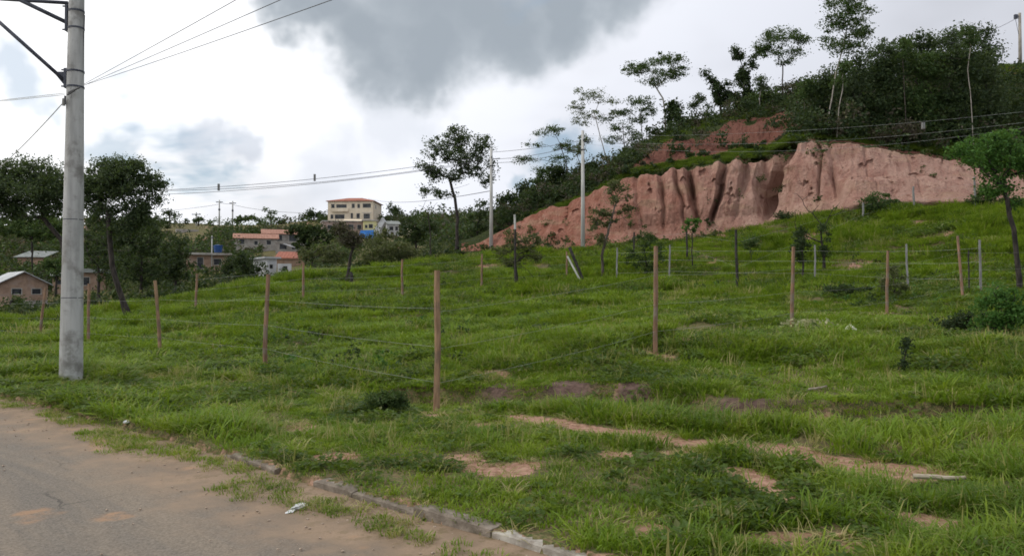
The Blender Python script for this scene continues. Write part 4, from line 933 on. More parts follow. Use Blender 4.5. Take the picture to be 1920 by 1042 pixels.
def tree(name, label, cat, d, path, ells, nsub, subr, per, leaf, lm, bm='bark', r0=.14, seed=1, base=None, flat=.6, depth=.8, group=None, step=.7, twigs=(), rmin=.012, part_names=('trunk', 'crown'), ground=None):
    """path: trunk in photo pixels, base first; ells: crown ellipses (px, py, rx, ry)"""
    rng = np.random.default_rng(seed); k = m_per_px(d)
    tr = [U(px, py, d) for px, py in path]
    if base is not None: tr[0] = np.array(base, float)
    elif ground is None:
        tr[0][2] = Hs(tr[0][0], tr[0][1])
    else: tr[0][2] = ground
    yj = 0.0
    for i in range(1, len(tr)): yj += rng.normal(0, .12); tr[i] = tr[i] + np.array([0, yj, 0])
    area = np.array([e[2] * e[3] for e in ells], float); cs = []; rs = []
    for e, a in zip(ells, area / area.sum()):
        m = max(2, int(round(nsub * a))) 
        for _ in range(m):
            dv = rng.normal(size=3); dv /= np.linalg.norm(dv); rad = rng.random() ** .42 * rng.uniform(.85, 1.15)
            px = e[0] + dv[0] * rad * e[2] * .92; py = e[1] - dv[2] * rad * e[3] * .92; dy = dv[1] * rad * e[2] * k * depth
            c = U(px, py, d + dy); cs.append(c); rs.append(subr * rng.uniform(.4, 1.35))
    cs = np.array(cs); o = thing(name, label, cat, tr[0], group=group)
    tw = [U(px, py, d + rng.normal(0, .4)) for px, py in twigs]
    allc = np.vstack([cs, np.array(tw)]) if len(tw) else cs
    nodes, par, tips = skeleton(rng, tr, allc, step)
    V, Q = wood(nodes, par, tips, r0, rmin); V = V - tr[0]; V[V[:, 2] < .02, 2] -= .3
    link(part_names[0], mesh_from(part_names[0], V, Q, smooth=True), bm, o)
    V, Q = crown_leaves(rng, cs, rs, per, leaf, flat); link(part_names[1], mesh_from(part_names[1], V - tr[0], Q), lm, o)
    return o
def hb(px, t): return hill_pt(np.array([float(px)]), t)[0]
def htree(name, label, px, t, path, ells, nsub, subr, per, leaf, lm, bm='bark', r0=.12, seed=1, group='trees on the hill above the cliff', **kw):
    b = hb(px, t); return tree(name, label, 'tree', b[1], [(px, 0)] + path, ells, nsub, subr, per, leaf, lm, bm, r0, seed, base=b, group=group, **kw)

# left pair of wide dark trees
tree('spreading_tree', 'wide dark umbrella tree behind the roadside pole, at the photo edge', 'tree', 50, [(132, 600), (128, 520), (112, 450), (80, 408)], [(45, 348, 80, 42), (-30, 350, 70, 46), (105, 345, 55, 40), (-100, 360, 50, 35), (20, 394, 62, 20), (90, 388, 48, 20), (50, 312, 60, 14)], 330, .70, 105, .155, 'leaf_grey', 'bark_dark', .17, 21)
tree('spreading_tree', 'dark spreading tree with forked trunk just behind the roadside pole', 'tree', 43, [(243, 602), (232, 560), (216, 500), (213, 440), (212, 405)], [(200, 338, 52, 42), (245, 336, 46, 38), (286, 345, 20, 22), (172, 362, 32, 42), (262, 388, 38, 18), (235, 312, 40, 16), (190, 402, 34, 18), (285, 375, 18, 12), (215, 425, 40, 14), (265, 412, 34, 16)], 300, .58, 95, .135, 'leaf_grey', 'bark_dark', .15, 22, twigs=[(258, 425), (243, 470), (190, 455)])
# lone open tree by the far pole
tree('lone_tree', 'lone open-crowned tree with clear forked trunk beside concrete pole', 'tree', 69, [(857, 462), (858, 410), (853, 372), (843, 335)], [(862, 258, 32, 24), (826, 282, 26, 28), (868, 292, 44, 28), (905, 272, 24, 20), (800, 308, 20, 24), (822, 325, 28, 18), (798, 360, 18, 10), (832, 364, 24, 10), (922, 315, 10, 24), (916, 340, 16, 10), (845, 248, 18, 12), (888, 318, 24, 16), (860, 330, 26, 14)], 230, .56, 52, .18, 'leaf_grey', 'bark_dark', .16, 23, ground=float(U(857, 462, 69)[2]), twigs=[(880, 345), (905, 342)], flat=.8)
# airy trees on the left shoulder of the hill
AIRY = dict(bm='bark', flat=.45)
htree('airy_tree', 'airy flat-layered tree, lowest on the hill crest beside the cliff pole', 1075, 2.6, [(1068, 335), (1058, 295), (1048, 265)], [(1040, 244, 34, 10), (1010, 252, 14, 5), (985, 300, 26, 7), (1060, 275, 28, 14), (1000, 272, 18, 5), (1050, 300, 24, 10), (970, 298, 14, 5)], 86, .62, 36, .155, 'leaf_mid', r0=.06, seed=31, **AIRY)
htree('airy_tree', 'lacy sparse tree leaning over the hill crest, thinnest crown', 1140, 2.7, [(1135, 290), (1122, 240), (1112, 205)], [(1105, 176, 34, 14), (1078, 200, 22, 12), (1140, 190, 20, 8), (1105, 215, 34, 10), (1085, 228, 20, 8), (1150, 215, 18, 6)], 92, .58, 30, .15, 'leaf_pale', 'bark_pale', r0=.05, seed=32, flat=.45)
htree('airy_tree', 'broad flat-topped tree with pale curved trunk on the hill crest', 1248, 2.9, [(1247, 215), (1243, 185), (1228, 160)], [(1203, 126, 38, 11), (1250, 110, 38, 16), (1240, 140, 36, 13), (1185, 134, 22, 8), (1270, 135, 18, 16), (1225, 155, 26, 8)], 130, .62, 56, .16, 'leaf_mid', 'bark_pale', r0=.085, seed=33, flat=.5)
htree('airy_tree', 'feathery small tree under the flat-topped tree on the hill', 1205, 2.8, [(1203, 240), (1200, 215)], [(1195, 188, 28, 12), (1168, 212, 28, 9), (1212, 205, 22, 14), (1190, 225, 26, 8), (1140, 225, 16, 6)], 86, .6, 40, .155, 'leaf_mid', r0=.05, seed=34, flat=.5)
htree('airy_tree', 'thin saplings tree between lacy tree and feathery tree on the hill', 1172, 2.6, [(1170, 270), (1168, 235)], [(1165, 240, 26, 12), (1150, 262, 20, 10), (1185, 255, 18, 12)], 44, .56, 36, .155, 'leaf_mid', r0=.06, seed=35, flat=.55)
htree('ivy_tree', 'short ivy-choked snag leaning on the hill crest', 1352, 2.9, [(1350, 195), (1343, 165), (1325, 140)], [(1352, 185, 20, 16), (1345, 165, 15, 14), (1332, 150, 9, 10), (1322, 138, 6, 6), (1362, 158, 10, 5), (1368, 178, 12, 12)], 60, .42, 80, .2, 'leaf_dark', 'bark_dark', r0=.12, seed=36, flat=.9)
htree('ivy_tree', 'tall ivy-covered snag beside the round crowned hill tree', 1395, 2.9, [(1396, 170), (1394, 130), (1385, 105)], [(1395, 165, 22, 26), (1394, 135, 16, 22), (1385, 108, 16, 12), (1376, 96, 9, 6), (1410, 118, 8, 12), (1388, 190, 28, 16)], 90, .42, 85, .2, 'leaf_dark', 'bark_dark', r0=.14, seed=37, flat=.9)
htree('crowned_tree', 'round open-crowned tree on the hill beside tall ivy-covered snag', 1468, 2.9, [(1468, 150), (1469, 122)], [(1465, 70, 44, 18), (1430, 84, 20, 14), (1502, 74, 20, 12), (1450, 98, 34, 12), (1492, 96, 20, 9), (1472, 115, 24, 8), (1418, 105, 12, 8)], 130, .62, 52, .165, 'leaf_mid', r0=.07, seed=38, flat=.6)
htree('tall_tree', 'tallest sparse-topped tree on the hill with slender pale trunk', 1551, 0.5, [(1553, 225), (1560, 185), (1568, 135), (1580, 90), (1588, 45)], [(1590, 18, 38, 26), (1565, 45, 26, 22), (1612, 58, 30, 26), (1588, 88, 40, 18), (1556, 6, 12, 8), (1632, 24, 12, 8), (1600, -10, 26, 16), (1550, 75, 14, 10)], 170, .60, 44, .165, 'leaf_mid', 'bark_pale', r0=.055, seed=39, flat=.6)
# the wood on the hill: each tree by its crown
WOOD = [
 (1660, 2.4, [(1658, 140)], [(1662, 92, 30, 22), (1645, 125, 40, 30), (1690, 105, 26, 30)], 'leaf_grey', 'dark dense tree in hill wood, next to the tallest tree'),
 (1715, 2.5, [(1715, 140)], [(1718, 80, 38, 22), (1720, 120, 50, 36), (1745, 95, 24, 24)], 'leaf_dark', 'dark rounded tree at the middle of the hill wood skyline'),
 (1785, 2.4, [(1785, 140)], [(1780, 80, 36, 20), (1800, 64, 26, 12), (1790, 120, 50, 36)], 'leaf_grey', 'large dark tree of the hill wood with layered top'),
 (1838, 2.3, [(1840, 150)], [(1838, 68, 22, 16), (1826, 54, 12, 8), (1856, 62, 12, 8), (1845, 105, 26, 34), (1862, 90, 14, 8)], 'leaf_dark', 'ragged-topped dark tree at the outer end of the hill wood'),
 (1755, 1.7, [(1752, 185)], [(1750, 140, 44, 34), (1735, 180, 40, 28)], 'leaf_brown', 'brownish thin-leaved tree inside the hill wood'),
 (1545, .8, [(1545, 190)], [(1546, 160, 24, 30), (1536, 205, 34, 32), (1560, 225, 30, 26)], 'leaf_dark', 'dark bushy tree at the foot of the tallest tree'),
 (1603, .7, [(1603, 190)], [(1606, 140, 34, 34), (1592, 185, 38, 36), (1610, 230, 38, 24)], 'leaf_grey', 'dark leafy tree under the crown of the tallest tree'),
 (1662, .6, [(1662, 180)], [(1668, 135, 38, 36), (1660, 190, 42, 40), (1668, 238, 38, 22)], 'leaf_dark', 'tall dark tree in front row of the wood, above pink cliff'),
 (1728, .6, [(1728, 180)], [(1735, 130, 42, 40), (1728, 185, 44, 42), (1732, 240, 42, 22)], 'leaf_mid', 'broad dark tree in the front row of the wood, at its middle'),
 (1796, .6, [(1796, 180)], [(1800, 125, 42, 38), (1798, 182, 46, 46), (1800, 242, 42, 24)], 'leaf_dark', 'broad dark front-row tree of the wood, behind the bright tree'),
 (1856, .9, [(1856, 190)], [(1850, 135, 28, 46), (1866, 195, 26, 46), (1850, 240, 30, 24)], 'leaf_grey', 'narrow dark tree closing the outer end of the wood'),
 (1510, 2.4, [(1510, 190)], [(1508, 168, 26, 16), (1520, 190, 28, 18)], 'leaf_dark', 'low rounded tree on the crest next to round open-crowned tree'),
 (1440, 2.6, [(1440, 190)], [(1442, 170, 24, 14), (1425, 185, 24, 14)], 'leaf_mid', 'low bushy tree on the crest under the round open crown'),
 (1690, 0.25, [(1690, 265)], [(1690, 248, 30, 14), (1650, 255, 26, 12)], 'leaf_brown', 'dull brown-green bush tree along the pink cliff edge'),
]
for i, (px, t, path, ells, lm, lb) in enumerate(WOOD):
    ar = sum(e[2] * e[3] for e in ells)
    htree('wood_tree', lb, px, t, path, ells, int(ar / 40), .85, 74, .22, lm, 'bark_dark', .13, 400 + i, flat=.75)
VAL = [(265, 70, 560, [(258, 432, 46, 34), (290, 470, 42, 40), (240, 480, 44, 44), (215, 440, 40, 34), (270, 515, 46, 26)], 'leaf_dark', 'dark tree mass right behind the forked roadside tree'),
 (200, 120, 470, [(200, 420, 46, 16), (285, 418, 44, 16), (240, 425, 50, 18)], 'leaf_dark', 'dark hedge-like trees under the forked tree crown'),
 (60, 125, 470, [(90, 414, 50, 13), (30, 412, 50, 14), (130, 420, 34, 16)], 'leaf_dark', 'dark trees in a row below the umbrella tree crown'),
 (185, 78, 560, [(180, 460, 34, 40), (205, 505, 34, 26)], 'leaf_dark', 'dark tree between roadside pole and forked trunk'),
 (330, 88, 548, [(328, 470, 30, 30), (335, 505, 30, 26), (310, 500, 34, 30)], 'leaf_dark', 'dark bushy tree left of the flat-roofed slab house'),
 (455, 100, 530, [(455, 492, 36, 22), (475, 508, 30, 18), (430, 510, 28, 18)], 'leaf_dark', 'dark bushy tree in front of the long tiled house'),
 (60, 120, 520, [(70, 436, 50, 18), (20, 426, 46, 18), (100, 425, 30, 22)], 'leaf_mid', 'green tree on slope above the grey roof shed'),
 (105, 100, 552, [(105, 505, 22, 24), (90, 495, 16, 14)], 'leaf_mid', 'green bushy tree beside the gabled brick house'),
 (605, 130, 500, [(600, 440, 36, 22), (580, 455, 34, 22), (560, 432, 30, 16)], 'leaf_dark', 'dark tree mass right of the tiled houses'),
 (585, 95, 515, [(590, 480, 34, 20), (620, 475, 30, 22)], 'leaf_olive', 'olive-green tree at field edge right of tiled shed'),
 (780, 95, 480, [(770, 440, 30, 24), (800, 430, 24, 22), (760, 420, 20, 14)], 'leaf_dark', 'dark tree left of the lone open-crowned tree'),
 (895, 80, 470, [(890, 420, 30, 20), (905, 395, 22, 16), (880, 445, 34, 14)], 'leaf_dark', 'dark tree between lone tree trunk and concrete pole'),
 (700, 90, 490, [(695, 455, 26, 16), (720, 440, 24, 16)], 'leaf_olive', 'olive tree at field edge below the white house'),
 (22, 70, 580, [(32, 560, 14, 10), (40, 568, 12, 8)], 'leaf_mid', 'small green bush before the gabled brick house plinth')]
for i, (px, d, pyb, ells, lm, lb) in enumerate(VAL):
    ar = sum(e[2] * e[3] for e in ells) * m_per_px(d) ** 2
    tree('valley_tree', lb, 'tree', d, [(px, pyb), (px, sum(e[1] for e in ells) / len(ells))], ells, int(ar / .11), .62, 42, .0026 * d + .04, lm, 'bark_dark', .14, 460 + i, ground=float(U(px, pyb, d)[2]), flat=.85, group='trees and bushes in the valley')
SLIM = [(1578, .25, 150, [(1582, 128, 14, 16), (1572, 150, 10, 10)], 'leaf_mid', 'slim pale-stemmed tree right of the tallest tree'),
 (1700, .3, 140, [(1698, 84, 18, 12), (1706, 104, 16, 10)], 'leaf_mid', 'slim tree breaking the skyline at the middle of the wood'),
 (1816, .3, 130, [(1814, 60, 16, 9), (1822, 78, 14, 10)], 'leaf_mid', 'slender tree at the highest point of the wood skyline'),
 (1512, .6, 190, [(1514, 160, 12, 14), (1506, 178, 10, 8)], 'leaf_mid', 'thin sapling by the dark red slip scar'),
 (1425, 2.3, 185, [(1424, 150, 12, 12), (1432, 165, 10, 8)], 'leaf_grey', 'thin sapling between the ivy snag and the round crowned tree'),
 (1310, 2.6, 215, [(1310, 186, 12, 10), (1302, 200, 10, 8)], 'leaf_grey', 'thin half-bare sapling left of the short ivy snag'),
 (1010, 2.4, 360, [(1012, 325, 14, 12), (1004, 342, 12, 10)], 'leaf_mid', 'thin wispy tree low on the slope between the poles'),
 (1090, 2.4, 310, [(1092, 262, 14, 12), (1084, 282, 12, 10)], 'leaf_pale', 'thin wispy tree rising behind the cliff pole top')]
for i, (px, t, py, ells, lm, lb) in enumerate(SLIM):
    htree('slender_tree', lb, px + (i * 7 % 5 - 2) * 5, t, [(px + (i * 7 % 5 - 2) * 2, py + 40), (px, py)], ells, 28, .5, 42, .16, lm, 'bark' if i % 2 else 'bark_pale', .035, 480 + i, flat=.6)
# dark trees where the hill runs down behind the cliff pole
SHOULDER = [
 (1040, 2.8, [(1040, 360)], [(1042, 322, 24, 14), (1030, 345, 34, 22), (1060, 350, 26, 22)], 'leaf_dark', 'dark dense tree on the slope between the two concrete poles'),
 (990, 2.8, [(990, 385)], [(985, 358, 20, 16), (990, 378, 30, 18)], 'leaf_dark', 'dark rounded tree lower on the slope next to lone tree pole'),
 (950, 2.8, [(950, 400)], [(950, 378, 22, 14), (945, 398, 28, 14)], 'leaf_dark', 'small dark tree right of lone tree pole'),
 (1105, 2.5, [(1105, 335)], [(1105, 318, 26, 14), (1090, 335, 22, 14)], 'leaf_dark', 'dark bush tree behind the top of the cliff pole'),
 (1265, 2.8, [(1265, 240)], [(1262, 205, 18, 22), (1275, 225, 22, 16)], 'leaf_dark', 'dark leafy tree hugging the pale curved trunk on the crest'),
]
for i, (px, t, path, ells, lm, lb) in enumerate(SHOULDER):
    ar = sum(e[2] * e[3] for e in ells)
    htree('hill_tree', lb, px, t, path, ells, int(ar / 24), .7, 70, .26, lm, 'bark_dark', .12, 430 + i, flat=.75)

# bright tree on the right
tree('bright_tree', 'bright green feathery tree with slanting trunk at the photo edge', 'tree', 27, [(1911, 556), (1906, 500), (1896, 430), (1884, 375), (1868, 330)], [(1838, 290, 48, 30), (1888, 268, 44, 24), (1805, 280, 24, 18), (1905, 310, 42, 26), (1850, 262, 40, 14), (1945, 285, 44, 40), (1862, 325, 30, 16), (1960, 330, 30, 24), (1850, 358, 26, 14), (1905, 380, 20, 12), (1885, 350, 24, 14)], 230, .30, 50, .10, 'leaf_bright', 'bark_dark', .085, 51, flat=.7, step=.4, twigs=[(1840, 360), (1915, 375)])
# shrubs and small trees in the field
def shrub(name, label, d, path, ells, nsub, subr, per, leaf, lm, bm='bark_dark', r0=.05, seed=1, cat='shrub', **kw):
    return tree(name, label, cat, d, path, ells, nsub, subr, per, leaf, lm, bm, r0, seed, part_names=('stem', 'foliage'), step=.3, rmin=.008, **kw)
shrub('small_tree', 'small open tree on earthy mound in front of the cliff end', 40, [(967, 552), (968, 520), (966, 480), (964, 440)], [(962, 452, 22, 24), (990, 466, 24, 26), (938, 474, 16, 18), (1005, 450, 14, 16), (972, 490, 30, 14), (1010, 480, 12, 14)], 80, .30, 34, .12, 'leaf_olive', r0=.10, seed=61, twigs=[(930, 430), (1015, 430), (955, 425), (1000, 520)])
shrub('twin_stem_tree', 'slender two-stemmed small tree with wispy crown before the red cliff', 46, [(1131, 534), (1128, 480), (1140, 430), (1155, 380)], [(1160, 368, 24, 24), (1112, 415, 12, 26), (1140, 405, 20, 24), (1175, 395, 20, 12), (1125, 445, 16, 14), (1152, 345, 16, 14)], 90, .32, 36, .13, 'leaf_olive', 'bark', r0=.09, seed=62, twigs=[(1195, 385), (1205, 375), (1105, 395), (1180, 420)])
shrub('bare_shrub', 'nearly leafless shrub with spreading twigs at the pink cliff foot', 40, [(1546, 540), (1546, 480), (1545, 440)], [(1545, 470, 12, 26), (1548, 430, 14, 14), (1500, 440, 12, 16)], 26, .30, 60, .10, 'leaf_dark', r0=.07, seed=63, twigs=[(1486, 362), (1505, 375), (1522, 368), (1575, 380), (1590, 390), (1560, 395), (1535, 385), (1515, 395), (1605, 400), (1490, 395)])
shrub('round_bush', 'round dark bush against the lower pink earth bank', 49.5, [(1650, 402), (1650, 390)], [(1650, 378, 36, 18), (1630, 384, 20, 14), (1675, 386, 18, 12)], 46, .40, 60, .13, 'leaf_mid', seed=64)
shrub('olive_bush', 'broad olive-grey bush at the back edge of the field', 59, [(735, 505), (735, 485)], [(730, 468, 44, 22), (765, 480, 26, 18), (700, 480, 22, 18)], 80, .62, 70, .16, 'leaf_olive', seed=65)
shrub('dark_thin_tree', 'dark purplish small tree with thin leaning trunk near charred stump', 48, [(650, 548), (652, 515), (657, 480), (664, 455)], [(652, 437, 26, 20), (632, 428, 18, 14), (672, 448, 12, 12), (656, 455, 22, 12)], 52, .38, 42, .14, 'leaf_brown', r0=.10, seed=66)
shrub('sapling', 'leafy sapling with tufted top at the cliff foot', 47, [(1298, 480), (1297, 440)], [(1292, 415, 14, 8), (1310, 412, 12, 7), (1300, 425, 18, 8)], 16, .26, 40, .13, 'leaf_bright', r0=.04, seed=67)
shrub('weedy_bush', 'tall weedy bush beside slim grey post below the cliff', 46, [(1212, 525), (1212, 480)], [(1212, 450, 22, 20), (1208, 490, 26, 26), (1235, 470, 14, 22), (1180, 480, 14, 18)], 60, .36, 44, .12, 'leaf_mid', seed=68)
shrub('weedy_bush', 'dark upright bush at the foot of the bare twiggy shrub', 38.5, [(1505, 500), (1505, 470)], [(1503, 450, 18, 30), (1500, 480, 14, 18)], 34, .32, 50, .11, 'leaf_dark', seed=69)
shrub('leafy_bush', 'big leafy bush rising from grass at the lower photo edge', 15.5, [(1880, 645), (1880, 610)], [(1875, 600, 42, 34), (1905, 575, 34, 44), (1850, 612, 26, 30), (1846, 572, 14, 30), (1875, 556, 20, 24)], 110, .18, 46, .066, 'leaf_bright', seed=70, r0=.03)
shrub('leafy_bush', 'low dark bush just left of the big leafy bush', 17, [(1790, 620), (1790, 605)], [(1785, 605, 24, 14), (1815, 600, 18, 18)], 30, .16, 44, .06, 'leaf_dark', seed=71, r0=.02)
shrub('vine_clump', 'yellow-tipped weedy plant clump between two slope fence posts', 27, [(1678, 560), (1672, 530)], [(1672, 505, 14, 14), (1690, 535, 16, 20), (1660, 530, 14, 18)], 34, .22, 40, .08, 'leaf_olive', seed=72, r0=.02)
shrub('weedy_bush', 'dark low thicket in the grass left of slope fence post', 29, [(1590, 560), (1590, 545)], [(1585, 545, 34, 12), (1560, 540, 16, 10), (1625, 548, 18, 10)], 44, .26, 46, .08, 'leaf_dark', seed=73, r0=.02)
shrub('weedy_bush', 'small dark bush near pale stakes on the upper slope', 46, [(1408, 475), (1408, 460)], [(1408, 458, 16, 14)], 18, .34, 44, .12, 'leaf_mid', seed=74, r0=.02)
shrub('weedy_bush', 'dark bush at the base of the deep cliff gully', 54, [(1470, 418), (1470, 410)], [(1468, 405, 14, 8), (1580, 395, 14, 8)][:1], 14, .36, 50, .13, 'leaf_dark', seed=75, r0=.02)
shrub('weedy_bush', 'rounded green bush on the bank lip behind the bright tree', 48, [(1845, 400), (1845, 385)], [(1850, 365, 26, 16), (1830, 378, 20, 12)], 34, .42, 50, .14, 'leaf_mid', seed=76, r0=.03)
shrub('dead_sapling', 'bare thin sapling in front of the yellow building hillside', 62, [(807, 470), (806, 430), (802, 395)], [(805, 400, 10, 6), (790, 408, 6, 4)], 8, .3, 12, .15, 'leaf_olive', r0=.05, seed=77, twigs=[(785, 385), (820, 380), (800, 375), (812, 392)], ground=float(U(807, 474, 62)[2]))
shrub('weed_clump', 'greyish weed clump in grass near the middle of the lot', 19, [(1000, 640), (1000, 632)], [(1000, 620, 22, 14)], 16, .16, 46, .05, 'leaf_pale', seed=78, r0=.015)
shrub('weed_clump', 'dark weed clump hugging the slope below first slope post', 11.6, [(1690, 700), (1690, 690)], [(1700, 650, 8, 24), (1690, 680, 10, 10)], 12, .08, 40, .05, 'leaf_dark', seed=79, r0=.012)
# ------------------------------------------------------------------ houses
mat('brick_wall', (0.26, 0.175, 0.125), (0.35, 0.245, 0.18), 1.4, bump=.4, bscale=12, c3=(0.33, 0.25, 0.21), s3=.8)
mat('render_grey', (0.27, 0.25, 0.235), (0.36, 0.34, 0.31), 1.2, c3=(0.20, 0.175, 0.155), s3=.5)
mat('render_cream', (0.63, 0.54, 0.41), (0.70, 0.61, 0.48), .7, c3=(0.54, 0.46, 0.35), s3=.35)
mat('render_white', (0.42, 0.43, 0.45), (0.55, 0.56, 0.58), .9, c3=(0.32, 0.32, 0.33), s3=.4)
mat('render_yellow', (0.55, 0.52, 0.25), (0.62, 0.58, 0.32), .9)
mat('render_pink', (0.28, 0.20, 0.175), (0.36, 0.27, 0.235), .9, c3=(0.22, 0.18, 0.16), s3=.5)
mat('tarp_blue', (0.02, 0.13, 0.42), (0.035, 0.19, 0.55), 1.2, rough=.5)
mat('tile_roof', (0.26, 0.085, 0.055), (0.36, 0.14, 0.095), 1.2, stretch=(1, 4, 1), bump=.4, c3=(0.21, 0.09, 0.07), s3=.5)
mat('tile_roof_orange', (0.28, 0.14, 0.10), (0.37, 0.20, 0.15), 1.2, bump=.4, c3=(0.30, 0.16, 0.12), s3=.5)
mat('sheet_roof', (0.30, 0.32, 0.335), (0.42, 0.44, 0.455), .8, rough=.45, c3=(0.30, 0.31, 0.31), s3=.5)
mat('slab_grey', (0.30, 0.28, 0.255), (0.42, 0.40, 0.37), .9, c3=(0.22, 0.2, 0.18), s3=.5)
mat('fibre_roof', (0.20, 0.22, 0.21), (0.29, 0.31, 0.30), .8, c3=(0.16, 0.17, 0.16), s3=.5)
mat('dark_glass', (0.02, 0.022, 0.026), (0.06, 0.065, 0.07), 1.0, rough=.25)
mat('window_frame', (0.30, 0.29, 0.27), (0.42, 0.41, 0.38), 2)
mat('water_tank', (0.015, 0.05, 0.16), (0.02, 0.07, 0.22), 2, rough=.5)
PROT = []
def house(name, label, px0, px1, ybase, d, h, depth, rz=0.0, wall='brick_wall', roof=None, roofm='tile_roof', rise=1.2, over=.35, wins=(), plinth=0.0, plinthm='render_grey', cat='house', sink=2.5, floors=(), protect=None, side_wins=(), thick=.16, group=None):
    """walls with real openings: wins = (x share, z m, width m, height m) on the front"""
    a = U(px0, ybase, d); b = U(px1, ybase, d); W = b[0] - a[0]; c = (a + b) / 2
    o = thing(name, label, cat, (c[0], c[1], c[2]), rz, group)
    PROT.append(protect or (px0 - 6, ybase - h / m_per_px(d) - rise / m_per_px(d) * (1 if roof != 'slab' else .3) - 3, px1 + 6, ybase - 2, d))
    x0, x1 = -W / 2, W / 2; o.rotation_euler = (0, 0, rz + math.atan2(-c[0], c[1]))      # faces the road
    xs = sorted({x0, x1} | {x0 + w_[0] * W - w_[2] / 2 for w_ in wins} | {x0 + w_[0] * W + w_[2] / 2 for w_ in wins})
    zs = sorted({-sink, h} | ({plinth} if plinth else set()) | {w_[1] for w_ in wins} | {w_[1] + w_[3] for w_ in wins})
    mb = MB(); mp = MB(); hasp = False
    for i in range(len(xs) - 1):
        for j in range(len(zs) - 1):
            xm = (xs[i] + xs[i + 1]) / 2; zm = (zs[j] + zs[j + 1]) / 2
            if any(abs(xm - (x0 + w_[0] * W)) < w_[2] / 2 and w_[1] < zm < w_[1] + w_[3] for w_ in wins): continue
            if xs[i + 1] - xs[i] < 1e-4 or zs[j + 1] - zs[j] < 1e-4: continue
            tgt = mp if (plinth and zm < plinth) else mb
            hasp |= tgt is mp
            tgt.box((xm, thick / 2, zm), (xs[i + 1] - xs[i], thick, zs[j + 1] - zs[j]))
    # side and back walls
    hh = h + sink; zc = (h - sink) / 2
    mb.box((x0 + thick / 2, (thick + depth) / 2, zc), (thick, depth - thick, hh)); mb.box((x1 - thick / 2, (thick + depth) / 2, zc), (thick, depth - thick, hh)); mb.box((0, depth - thick / 2, zc), (W - 2 * thick, thick, hh))
    if roof == 'gable':
        for yy in (0.0, depth - thick): mb.prism([(x0, h), (x1, h), (0, h + rise)], yy, yy + thick)
    mb.build('wall', wall, o)
    if hasp: mp.build('plinth', plinthm, o)
    for w_ in wins:
        xc = x0 + w_[0] * W; zc = w_[1] + w_[3] / 2
        wo_ = MB().box((xc, thick * .62, zc), (w_[2] - .004, .03, w_[3] - .004)).build('window', 'dark_glass', o)
        f = MB(); fw = min(.09, w_[2] * .1)
        f.box((xc, -.012, w_[1] - fw / 2), (w_[2] + 2 * fw, .05, fw)); f.box((xc, -.012, w_[1] + w_[3] + fw / 2), (w_[2] + 2 * fw, .05, fw))
        f.box((xc - w_[2] / 2 - fw / 2, -.012, zc), (fw, .05, w_[3])); f.box((xc + w_[2] / 2 + fw / 2, -.012, zc), (fw, .05, w_[3]))
        f.build('frame', 'window_frame', wo_)
    for s_ in side_wins:
        so = MB().box((x1 + .01, s_[0] * depth, s_[1] + s_[3] / 2), (.05, s_[2], s_[3])).build('window', 'dark_glass', o)
    t = .10
    def sheet(P, nm, ribs=0):
        P = np.array(P, float); V = np.vstack([P, P + (0, 0, t)]); r_ = MB().raw(V, [(3, 2, 1, 0), (4, 5, 6, 7), (0, 1, 5, 4), (1, 2, 6, 5), (2, 3, 7, 6), (3, 0, 4, 7)])
        ro = r_.build(nm, roofm, o)
        if ribs:
            k = MB()
            for i in range(ribs):
                f = (i + .5) / ribs; p = P[0] + (P[1] - P[0]) * f + (0, 0, t); q_ = P[3] + (P[2] - P[3]) * f + (0, 0, t); k.tube([p, q_], .06, 6, cap=False)
            k.build('roof_ribs', roofm, ro)
        return ro
    ov = over
    if roof == 'gable':
        k = rise / (W / 2)
        sheet([(x0 - ov, -ov, h - ov * k + .02), (0, -ov, h + rise + .02), (0, depth + ov, h + rise + .02), (x0 - ov, depth + ov, h - ov * k + .02)], 'roof')
        sheet([(0.001, -ov, h + rise + .02), (x1 + ov, -ov, h - ov * k + .02), (x1 + ov, depth + ov, h - ov * k + .02), (0.001, depth + ov, h + rise + .02)], 'roof')
    elif roof == 'front':          # ridge parallel to the front
        k = rise / (depth / 2); n = max(6, int(W / .5))
        sheet([(x0 - ov, -ov, h - ov * k + .02), (x1 + ov, -ov, h - ov * k + .02), (x1 + ov, depth / 2, h + rise), (x0 - ov, depth / 2, h + rise)], 'roof', n)
        sheet([(x0 - ov, depth / 2 + .001, h + rise), (x1 + ov, depth / 2 + .001, h + rise), (x1 + ov, depth + ov, h - ov * k + .02), (x0 - ov, depth + ov, h - ov * k + .02)], 'roof')
    elif roof == 'shed':
        sheet([(x0 - ov, -ov, h + .02), (x1 + ov, -ov, h + .02), (x1 + ov, depth + ov, h + rise), (x0 - ov, depth + ov, h + rise)], 'roof', max(6, int(W / .5)))
    elif roof == 'slab':
        MB().box((0, depth / 2, h + rise / 2 + .003), (W + 2 * ov, depth + 2 * ov, rise)).build('roof_slab', roofm, o)
    elif roof == 'hip':
        e = h + .02; r_ = h + rise; ins = min(W, depth) * .42
        V = [(x0 - ov, -ov, e), (x1 + ov, -ov, e), (x1 + ov, depth + ov, e), (x0 - ov, depth + ov, e), (x0 + ins, depth / 2, r_), (x1 - ins, depth / 2, r_), (x0 - ov, -ov, e - .12), (x1 + ov, -ov, e - .12), (x1 + ov, depth + ov, e - .12), (x0 - ov, depth + ov, e - .12)]
        MB().raw(V, [(0, 1, 5, 4), (2, 3, 4, 5), (9, 8, 7, 6), (0, 6, 7, 1), (1, 7, 8, 2), (2, 8, 9, 3), (3, 9, 6, 0)], [(1, 2, 5), (3, 0, 4)]).build('roof', roofm, o)
    return o
